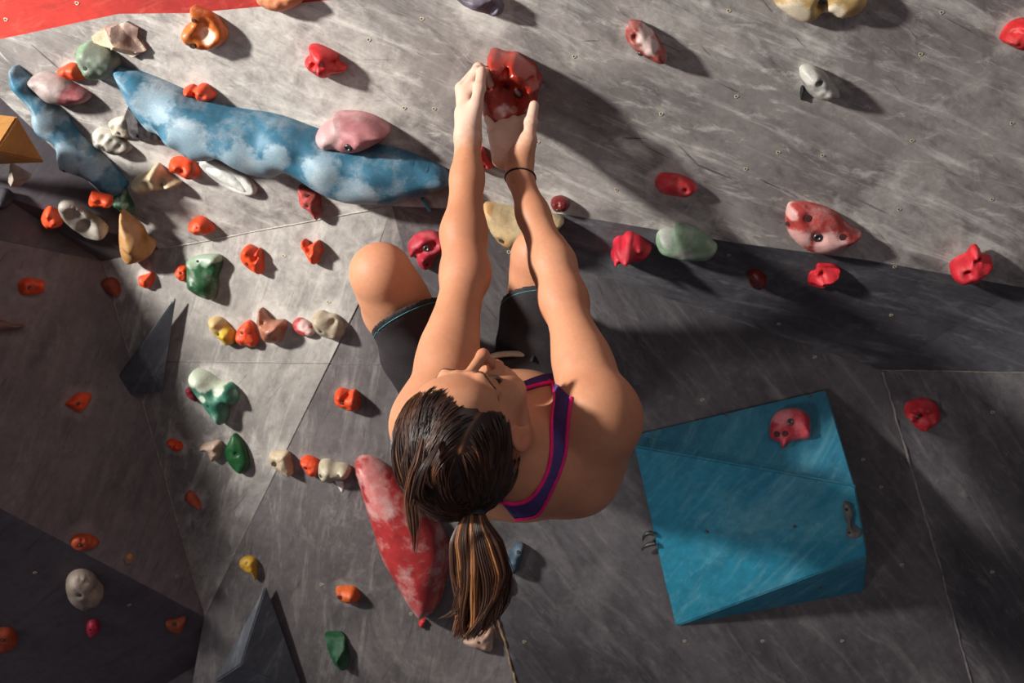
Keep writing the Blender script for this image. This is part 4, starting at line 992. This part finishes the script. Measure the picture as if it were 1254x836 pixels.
shortsT = BVHTree.FromPolygons([Vector(q) for q in SV], [tuple(int(i) for i in q) for q in SQ])
def ring_on(tree, c, n, r_far, up, off, num=48):
    """closed loop on a surface around axis n through c"""
    n = Vector(n).normalized(); c = Vector(c); a = Vector(up); a = (a - n*a.dot(n)).normalized(); b = n.cross(a); out = []
    for i in range(num):
        th = 2*math.pi*i/num; d = a*math.cos(th) + b*math.sin(th)
        h_ = tree.ray_cast(c + d*r_far, -d)
        if h_[0] is not None and (h_[0]-c).length < r_far: out.append(h_[0] + d*off)
    return out
def add_tube(name, pts, r, mat, parent, sides=6, closed=False):
    V, Fc = tube(pts, r, sides, closed); c = Vector(ORG)
    o = mkobj(name, [q-c for q in V], Fc, mat); o.parent = parent
    # parent chain origins coincide at the pelvis, only the body itself is offset
    o.location = (0, 0, 0); return o
for hem, dn in ((hemL, dnL), (hemR, dnR)):
    rg = ring_on(shortsT, hem - dn*.010, dn, .16, (0, 0, 1), .0003, 60)
    if len(rg) > 20: add_tube('hem_stitching', rg, .0007, TEAL, shorts, 4, True)
rg = [Vector(waist + ax*.004 + tx*.128*math.sin(2*math.pi*i/60) + tz*(.113 if math.cos(2*math.pi*i/60) > 0 else .092)*math.cos(2*math.pi*i/60)) for i in range(60)]
rope = plain('pale_cord', (196,184,160), .8)
belt = add_tube('chalk_bag_belt', rg, .0055, rope, body, 8, True)
# belt loops
for k in (3, 56):
    if len(rg) < 58: break
    p = rg[k]; q = rg[(k+1) % len(rg)]; d = (q-p).normalized(); up = (p - Vector(pelv)).normalized(); nn_ = d.cross(up)
    lp = [p + up*.002 + nn_*.014*math.cos(a) + up*.007*max(0, math.sin(a)) for a in [math.pi*i/8 for i in range(9)]]
    add_tube('belt_loop', lp, .004, DENIM, shorts, 6)

# sports top: band round the ribs from the body field, straps snapped to the skin
Tb = Field(np.array([-.20, 1.55, CAMZ-.32]), np.array([.22, 1.84, CAMZ+.02]), .0029)
i0 = [int(round((Tb.lo[i]-B.lo[i])/B.h)) for i in range(3)]
Tb.lo = B.lo + np.array(i0)*B.h; Tb.n = np.minimum(Tb.n, np.array(B.n)-np.array(i0))
Tb.ax = [(Tb.lo[i] + np.arange(Tb.n[i])*Tb.h).astype(np.float32) for i in range(3)]
torso = Field(Tb.lo, Tb.lo + Tb.h*(Tb.n-1), Tb.h)
torso.ell(chest, (.128, .17, .088), T, .03); torso.ell(chest - ax*.055 - tz*.012, (.135, .085, .072), T, .04); torso.ell(belly, (.112, .17, .082), T, .05)
for s in (-1, 1): 
    torso.ell(chest + tx*s*.062 + tz*.078 + ax*.045, (.055, .06, .036), T, .03)
    torso.ell(chest + tx*s*.088 - tz*.055 - ax*.03, (.055, .085, .034), T, .04)
X = torso.ax[0][:, None, None]; Y = torso.ax[1][None, :, None]; Z = torso.ax[2][None, None, :]
al = (X-chest[0])*ax[0] + (Y-chest[1])*ax[1] + (Z-chest[2])*ax[2]
zz = (X-chest[0])*tz[0] + (Y-chest[1])*tz[1] + (Z-chest[2])*tz[2]
torso.F = np.maximum(np.maximum(torso.F - .0035, (.060 - .5*zz) - al), al - .125)
TV, TQ = surface(torso, 2)
top = np_mesh('sports_top', TV, TQ, PURP, ORG, body)
topT = BVHTree.FromPolygons([Vector(q) for q in TV], [tuple(int(i) for i in q) for q in TQ])
rg = ring_on(topT, chest + ax*.0635, ax + .5*tz, .22, (0, 0, 1), 0, 60)
if len(rg) > 20: add_tube('neckline_binding', rg, .0034, PINK, top, 6, True)
rg = ring_on(BVHTree.FromPolygons([Vector(q) for q in TV], [tuple(int(i) for i in q) for q in TQ]), chest + ax*.121, ax, .22, (0, 0, 1), 0, 60)
if len(rg) > 20: add_tube('hem_binding', rg, .0032, PINK, top, 6, True)

TT = Field(Tb.lo - .06, Tb.lo + Tb.h*Tb.n + .02, .005)
TT.ell(chest, (.128, .17, .088), T, .03); TT.ell(chest - ax*.055 - tz*.012, (.135, .085, .072), T, .04); TT.ell(belly, (.112, .17, .082), T, .05)
for s in (-1, 1):
    TT.ell(chest + tx*s*.062 + tz*.078 + ax*.045, (.055, .06, .036), T, .03)
    TT.cap(chest + tx*s*.095 - ax*.03 - tz*.01, J['rs' if s > 0 else 'ls'], .060, .05, .045)
TT.cap(hd(0, -.025, -.05), nb, .052, .062, .04)
ttV, ttQ = surface(TT, 0)
ttT = BVHTree.FromPolygons([Vector(q) for q in ttV], [tuple(int(i) for i in q) for q in ttQ])
def snap(zp, z='K', sub=5):
    ZS['K'] = (470, 410, 3.485)
    P2_ = catmull([Vector(q) for q in zp], sub, False)
    out = []; last = None
    for q in P2_:
        r = ray(*zc('K', q.x, q.y)).normalized(); h_ = bodyT.ray_cast(CAM, r)
        if h_[0] is None or (q.y < 290 and ttT.find_nearest(h_[0])[3] > .026):
            out.append(None); continue
        n = h_[1] if h_[1].dot(r) < 0 else -h_[1]
        out.append((h_[0], n))
    return out
def surf_strip(name, A_, B_, off, mat, parent, m=7):
    """a strip of cloth lying on the skin between two edge curves"""
    V = []; n = min(len(A_), len(B_)); Fc = []
    rows = []
    for i in range(n):
        if A_[i] is None or B_[i] is None: continue
        a, na = A_[i]; b, nb_ = B_[i]; row = []
        for k in range(m):
            t = k/(m-1); p = a.lerp(b, t); nn_ = na.lerp(nb_, t).normalized()
            h_ = bodyT.ray_cast(p + nn_*.03, -nn_, .06)
            q = h_[0] if h_[0] is not None else p
            row.append(q + nn_*(off if 0 < k < m-1 else off*.3))
        rows.append(row)
    for row in rows: V += row
    c = Vector(ORG)
    for i in range(len(rows)-1):
        for k in range(m-1): Fc.append((i*m+k, i*m+k+1, (i+1)*m+k+1, (i+1)*m+k))
    o = mkobj(name, [q-c for q in V], Fc, mat); o.parent = parent; o.location = (0, 0, 0)
    s = o.modifiers.new('thickness', 'SOLIDIFY'); s.thickness = .0012; s.offset = 0
    return o
inner = [(706,198),(718,210),(728,226),(736,262),(728,330),(716,420),(712,500),(698,575),(668,640),(622,695),(565,716),(505,708),(445,690)]
outer = [(803,268),(803,278),(801,288),(800,300),(794,340),(788,400),(780,470),(765,535),(742,600),(712,665),(676,735),(640,770),(560,782)]
IN = snap(inner); OU = snap(outer)
surf_strip('shoulder_strap', IN, OU, .0025, NAVY, top)
for nm, cv in (('inner_binding', IN), ('outer_binding', OU)):
    seg = []; segs = []
    for q in cv:
        if q is None or (seg and (q[0]+q[1]*.0022-seg[-1]).length > .03):
            if len(seg) > 2: segs.append(seg)
            seg = []
            if q is None: continue
        seg.append(q[0] + q[1]*.0022)
    if len(seg) > 2: segs.append(seg)
    for sg in segs: add_tube(nm, sg, .0030, PINK, top, 6)
# wrist cord
wc = J['re'] + (J['rw']-J['re'])*1.0; wn = (J['rw']-J['re'])/np.linalg.norm(J['rw']-J['re'])
wn = wn + np.array([.28, 0, 0]); wn /= np.linalg.norm(wn)
rg = ring_on(bodyT, wc, wn, .05, (0, 0, 1), .0008, 40)
br = add_tube('wrist_cord', rg, .0017, plain('black_cord', (18,16,18), .6), body, 6, True)
# shoes
SH = Field(np.array([-.30, 1.95, CAMZ-.12]), np.array([.14, 2.36, CAMZ+.16]), .004)
for a, t_ in ((J['la'], ltoe), (J['ra'], rtoe)):
    SH.cap(a + np.array([0, .0, -.035]), t_, .040, .031, .02); SH.cap(a + np.array([0, 0, -.03]), a + np.array([0, -.01, .01]), .036, .038, .02)
shV, shQ = surface(SH, 2)
# split left and right shoe
left = shV[shQ[:, 0], 0] < -.08
for m_ in (left, ~left):
    q = shQ[m_]; u_, inv = np.unique(q, return_inverse=True)
    np_mesh('climbing_shoe', shV[u_], inv.reshape(q.shape), plain('dark_shoe_rubber', (40,38,44), .6), ORG, body)

# eyebrows and lashes
def face_pt(r, f, s, off=.0004):
    o_ = Vector(hd(r, f+.06, s)); h_ = bodyT.ray_cast(o_, -Vector(hf))
    return (h_[0] + Vector(hf)*off) if h_[0] else Vector(hd(r, f, s))
HAIRD = plain('brow_hair', (84,54,40), .6)
for s in (-1, 1):
    V = []; Fc = []
    for i in range(60):
        t = i/59; r_ = s*(.014 + .037*t); z_ = .006 + .007*math.sin(t*2.4) - .006*t + rnd.uniform(-.0022, .0022)*(1.1-t)
        a = face_pt(r_, .07, z_); b = face_pt(r_ + s*.006, .07, z_ + .0012*(1-2*t), .0012)
        v_, f_ = tube([a, (a+b)/2, b], [.0003, .00035, .00012], 3); n0 = len(V); V += v_; Fc += [tuple(k+n0 for k in q) for q in f_]
    o = mkobj('eyebrow', [q - Vector(ORG) for q in V], Fc, HAIRD); o.parent = body
    V = []; Fc = []
    for i in range(36):
        t = i/35; r_ = s*(.019 + .025*t); z_ = -.019 + .0025*abs(2*t-1)**2 + .001*t
        a = face_pt(r_, .07, z_); b = a + Vector(hf)*.004 - Vector(hs)*.0065 + Vector(hr)*s*(t-.4)*.006
        v_, f_ = tube([a, a.lerp(b, .5) - Vector(hf)*.0006, b], [.0007, .0006, .0002], 3); n0 = len(V); V += v_; Fc += [tuple(k+n0 for k in q) for q in f_]
    v_, f_ = tube([face_pt(s*(.017+.028*k/10), .07, -.019+.0025*abs(2*k/10-1)**2, .0002) for k in range(11)], .0004, 4); n0 = len(V); V += v_; Fc += [tuple(k+n0 for k in q) for q in f_]
    o = mkobj('eyelashes', [q - Vector(ORG) for q in V], Fc, HAIRD); o.parent = body
# fingernails on the thumb ends
# hair ------------------------------------------------------------
def hair_mat():
    m, nt, b = new_mat('brown_hair')
    at = N(nt, 'ShaderNodeAttribute', attribute_name='tone').outputs['Fac']
    r = N(nt, 'ShaderNodeValToRGB'); e = r.color_ramp.elements
    e[0].position = 0; e[0].color = (*lin((26,15,12)), 1); e[1].position = 1; e[1].color = (*lin((186,128,78)), 1)
    for p_, c_ in ((.35, (58,36,28)), (.6, (96,60,40)), (.8, (140,90,56))):
        q = e.new(p_); q.color = (*lin(c_), 1)
    L(nt, at, r.inputs[0]); L(nt, r.outputs[0], b.inputs['Base Color'])
    b.inputs['Roughness'].default_value = .46; b.inputs['Specular IOR Level'].default_value = .35
    return m
HAIR = hair_mat()
EC = np.array([0, -.008, .012]); ER = np.array([.073, .094, .088])
def eld(d, off=0):
    d = d/np.linalg.norm(d); r_ = 1/math.sqrt(((d/ER)**2).sum()); q = EC + d*(r_+off)
    return hd(*q)
def gfun(d):
    g_ = d[2] - .95*d[1] + .66
    g_ -= .34*math.exp(-((d[0]-.62)/.10)**2)*(1 if d[1] > .3 else 0)
    if abs(d[0]) > .6: g_ -= 1.3*math.exp(-((d[2]+.32)/.30)**2 - ((d[1]-.02)/.30)**2)
    return min(g_, d[2] + .60)
TIE = np.array([.36, -.90, .20]); TIE /= np.linalg.norm(TIE)
rs = random.Random(11)
class Strands:
    def __init__(s): s.V = []; s.F = []; s.t = []
    def add(s, pts, r, tone):
        n0 = len(s.V); n = len(pts)
        up = None
        for i, p in enumerate(pts):
            a = pts[max(0, i-1)]; c = pts[min(n-1, i+1)]; t = c-a; t = t/max(np.linalg.norm(t), 1e-9)
            if up is None: up = np.cross(t, [0.3, .2, 1.]); 
            up = up - t*(up@t); up /= max(np.linalg.norm(up), 1e-9); sd = np.cross(t, up)
            rr = r*(1 if i < n-3 else (n-i)/4)
            for k in range(3):
                th = 2.0944*k; s.V.append(p + (up*math.cos(th) + sd*math.sin(th))*rr); s.t.append(tone)
        for i in range(n-1):
            for k in range(3):
                a = n0+i*3; s.F.append((a+k, a+(k+1) % 3, a+3+(k+1) % 3, a+3+k))
    def build(s, name, parent):
        o = np_mesh(name, np.array(s.V), np.array(s.F), HAIR, ORG, parent)
        if parent is not body: o.location = (0, 0, 0)
        at = o.data.attributes.new('tone', 'FLOAT', 'POINT'); at.data.foreach_set('value', np.array(s.t, dtype=np.float32)); return o
# scalp cap under the strands
V = []; Fc = []; nu, nv = 200, 110; ok = {}
for i in range(nv+1):
    for j in range(nu):
        th = math.pi*i/nv; ph = 2*math.pi*j/nu
        d = np.array([math.sin(th)*math.cos(ph), math.sin(th)*math.sin(ph), math.cos(th)])
        g_ = gfun(d); V.append(eld(d, -.004 + .0100*float(sstep(np.array(g_), -.02, .16)))); ok[i*nu+j] = g_ > (.10 if d[1] > .3 else .03)
for i in range(nv):
    for j in range(nu):
        q = (i*nu+j, i*nu+(j+1) % nu, (i+1)*nu+(j+1) % nu, (i+1)*nu+j)
        if all(ok[k] for k in q): Fc.append(q)
hair = np_mesh('hair', np.array(V), np.array(Fc), HAIR, ORG, body)
at = hair.data.attributes.new('tone', 'FLOAT', 'POINT'); capt = []
for i in range(nv+1):
    for j in range(nu):
        th = math.pi*i/nv; ph = 2*math.pi*j/nu
        d = np.array([math.sin(th)*math.cos(ph), math.sin(th)*math.sin(ph), math.cos(th)])
        capt.append(.10 + .3*math.exp(-((d[0]-.50)**2+(d[1]-.14)**2)/.003)*(d[2] > 0) + (.55*math.exp(-((d[0]-.50-.2*max(0, d[1]))/.028)**2) if d[1] > .08 and d[2] > 0 else 0))
at.data.foreach_set('value', np.array(capt, dtype=np.float32))
# parting runs from the front hairline to the whorl on the crown
def partx(d): return d[0] - (.50 + .2*max(0, d[1]))                 # sideways distance from the parting
st = Strands()
cl = [(rs.uniform(-1, 1), rs.uniform(-1, 1), rs.uniform(-1, 1), rs.gauss(0, 1), rs.gauss(0, 1)) for _ in range(70)]
clA = np.array([c[:3] for c in cl]); clA /= np.linalg.norm(clA, axis=1)[:, None]
cnt = 0
while cnt < 4600:
    d = np.array([rs.gauss(0, 1) for _ in range(3)]); d /= np.linalg.norm(d)
    if gfun(d) < rs.uniform(-.02, .03): continue
    if d @ TIE > .93: continue
    front = d[1] > .10 and d[2] > .0
    px_ = partx(d)
    if front and abs(px_) < .012: continue
    side = 1 if px_ > 0 else -1
    k = int(np.argmax(clA @ d)); lift = .0035 + .0035*(abs(math.sin(cl[k][3]*3)))
    mid = d + TIE*.55 + np.array([side*(.75 if front else .25)*max(0, 1-abs(px_)*.9), 0, .16])
    if side < 0: mid = mid + np.array([-.18, 0, 0]); 
    mid /= np.linalg.norm(mid)
    pts = []; n = 15
    ed = TIE + np.array([rs.gauss(0, .06), 0, rs.gauss(0, .06)]); ed /= np.linalg.norm(ed)
    wv = rs.uniform(0, 6.3); amp = .0011 if side > 0 else .0022
    base = rs.uniform(0, .003)
    for i in range(n):
        t = i/(n-1); q = (1-t)**2*d + 2*t*(1-t)*mid + t*t*ed; q /= np.linalg.norm(q)
        off = base + .002 + lift*math.sin(math.pi*min(1, t*1.1))**.8 + amp*math.sin(t*9 + cl[k][3]*4) 
        if side < 0: off += .007*math.sin(math.pi*t)**1.2*max(0, -d[0]+.2)
        qq = q + np.array([.010*math.sin(t*7 + cl[k][4]*5)*t*(1-t)*3]*3)*np.array([1, 0, -1]); qq /= np.linalg.norm(qq)
        pts.append(eld(qq, off))
    hl = max(0, min(1, .20 + .12*cl[k][3] + rs.gauss(0, .12)))
    st.add(pts, rs.uniform(.0006, .0011), hl); cnt += 1
# short baby hairs along the parting and hairline
for _ in range(420):
    f_ = rs.uniform(.1, .65); d = np.array([.50+.2*f_+rs.gauss(0, .04), f_, 0]); d[2] = math.sqrt(max(.02, 1-d[0]**2-d[1]**2))
    if gfun(d) < 0: continue
    e = d + np.array([math.copysign(.12, partx(d)), -.06, 0]); st.add([eld(d, .0005), eld((d+e)/2, .003), eld(e, .0035)], .0005, rs.uniform(.1, .5))
hs_o = st.build('hair_strands', hair)
# pony tail -------------------------------------------------------
TP = eld(TIE, .000); dT = (TP - HC); dT /= np.linalg.norm(dT)
TP = Wn(580, 621, TP[1]) if False else TP
tail = Strands()
ctr = [TP, TP + np.array([.000, -.006, -.022]), TP + np.array([.005, -.012, -.050]), TP + np.array([.010, -.012, -.085]), TP + np.array([.008, -.008, -.120]), TP + np.array([.000, -.004, -.152]), TP + np.array([-.012, 0, -.182])]
ctr = [np.array(c) for c in catmull([Vector(c) for c in ctr], 4, False)]
NC = len(ctr); wid = np.interp(np.linspace(0, 1, NC), [0, .12, .3, .5, .7, .88, 1], [.009, .018, .036, .043, .034, .021, .009])
for c_ in range(1500):
    a = rs.uniform(0, 2*math.pi); rr = math.sqrt(rs.random()); ln = rs.choice([1.0, .95, .88, .80, .72, .64, .55]) * rs.uniform(.93, 1.02)
    cp = int(a/6.2832*16); ph = cp*1.7; nn_ = 26; pts = []
    cr_ = random.Random(cp*7+int(rr*4)); ca = cr_.gauss(0, 1); cb = cr_.gauss(0, 1)
    for i in range(nn_):
        t = i/(nn_-1)*min(ln, 1); x = t*(NC-1); k = min(int(x), NC-2); f = x-k; c = ctr[k]*(1-f) + ctr[k+1]*f; w = np.interp(x, range(NC), wid)
        wob = .0055*math.sin(t*9 + ph + ca)*t + .009*ca*t*t
        pts.append(c + np.array([math.cos(a)*rr*w + wob, math.sin(a)*rr*w*.6 + .004*cb*t*t, 0]))
    tone = .50 + .22*math.sin(ph*2.1 + ca) * (1 if rr > .3 else .6) + rs.gauss(0, .13) - .15*(1 if rr < .45 else 0)
    tail.add(pts, rs.uniform(.0006, .0010), max(0, min(1, tone)))
# loose locks falling in front of the left side of the face and at the nape
def lock(root, pts_px, n, spread, tone):
    for _ in range(n):
        o1, o2 = rs.gauss(0, spread), rs.gauss(0, spread); cv = []
        for i, p in enumerate(pts_px):
            t = i/(len(pts_px)-1); s_ = spread*(1.2*math.sin(math.pi*t)+.3)
            cv.append(Vector(p) + Vector((o1*s_/spread*.8, rs.gauss(0, .0004), o2*s_/spread*.5)))
        cv = catmull(cv, 6, False)
        k = rs.randint(int(len(cv)*.75), len(cv))
        tail.add([np.array(q) for q in cv[:k]], rs.uniform(.0005, .0008), max(0, min(1, tone + rs.gauss(0, .12))))
lock(None, [Wn(507,530,1.36), Wn(497,565,1.345), Wn(503,600,1.34), Wn(508,640,1.34), Wn(508,680,1.345)], 40, .003, .4)
lock(None, [Wn(520,525,1.345), Wn(512,560,1.33), Wn(503,590,1.335), Wn(499,625,1.34), Wn(507,665,1.345)], 24, .0022, .55)
lock(None, [Wn(540,540,1.33), Wn(522,570,1.32), Wn(513,600,1.33), Wn(520,614,1.35), Wn(526,608,1.37)], 40, .003, .3)
lock(None, [Wn(500,500,1.38), Wn(490,540,1.36), Wn(492,570,1.35), Wn(505,600,1.35), Wn(540,608,1.37), Wn(575,616,1.37)], 90, .005, .35)
lock(None, [TP, TP+np.array([-.005,-.02,-.06]), TP+np.array([-.018,-.015,-.12]), TP+np.array([-.026,-.01,-.14]), TP+np.array([-.048,-.01,-.150])], 60, .003, .4)
lock(None, [TP, TP+np.array([.02,-.02,-.07]), TP+np.array([.036,-.015,-.12]), TP+np.array([.03,-.01,-.155]), TP+np.array([.038,-.01,-.185])], 26, .003, .4)
pt_o = tail.build('ponytail', body)
# hair tie: a stretchy band of three turns
tie_pts = []
tn = ctr[2]-ctr[0]; tn /= np.linalg.norm(tn); e1 = np.cross(tn, [0, 1, 0]); e1 /= np.linalg.norm(e1); e2 = np.cross(tn, e1)
for i in range(97):
    a = 2*math.pi*i/24; c = TP + tn*(-.002 + .0030*a/6.283); tie_pts.append(c + (e1*.0125 + 0)*math.cos(a) + e2*.0115*math.sin(a))
add_tube('hair_tie', tie_pts, .0024, plain('dark_elastic', (44,52,58), .6), body, 7)
# ------------------------------------------------------------------ light, camera
def spot(name, loc, tgt, e, size, ang, blend, col):
    l = bpy.data.lights.new(name, 'SPOT'); l.energy = e; l.shadow_soft_size = size; l.spot_size = math.radians(ang); l.spot_blend = blend; l.color = col
    o = bpy.data.objects.new(name, l); COL.objects.link(o); o.location = loc
    o.rotation_euler = (Vector(tgt) - Vector(loc)).to_track_quat('-Z', 'Y').to_euler(); return o
def area(name, loc, tgt, e, size, col):
    l = bpy.data.lights.new(name, 'AREA'); l.energy = e; l.size = size; l.color = col
    o = bpy.data.objects.new(name, l); COL.objects.link(o); o.location = loc
    o.rotation_euler = (Vector(tgt) - Vector(loc)).to_track_quat('-Z', 'Y').to_euler(); return o
spot('hall_spotlight', (-2.7, .25, CAMZ+.95), (-.25, 2.0, CAMZ+.40), 980, .12, 58, 1.0, (1, .965, .905))
spot('added_low_kicker', (-1.3, .35, CAMZ-.95), (.5, 2.3, CAMZ-.30), 80, .2, 21, .9, (1, .96, .92))  # added lamp, brightens the turquoise volume under the climber's shadow
area('soft_fill', (1.2, -1.2, CAMZ+2.2), (.2, 2.1, CAMZ-.1), 24, 2.2, (1, .93, .90))
area('cool_side_light', (-2.4, 1.0, CAMZ-.1), (0, 1.8, CAMZ), 10, .8, (.9, .95, 1))
w = bpy.data.worlds.new('hall'); SC.world = w; w.use_nodes = True
w.node_tree.nodes['Background'].inputs[0].default_value = (.60, .52, .58, 1)
w.node_tree.nodes['Background'].inputs[1].default_value = .18

cd = bpy.data.cameras.new('camera'); cd.sensor_width = 36; cd.lens = 36*F/1254; cd.clip_start = .05
cd.dof.use_dof = True; cd.dof.focus_distance = 1.65; cd.dof.aperture_fstop = 5.0
co = bpy.data.objects.new('camera', cd); COL.objects.link(co); co.location = CAM; co.rotation_euler = (math.pi/2, 0, 0)
SC.camera = co
SC.view_settings.view_transform = 'Standard'
SC.view_settings.look = 'None'
SC.view_settings.exposure = 0
SC.view_settings.gamma = 1
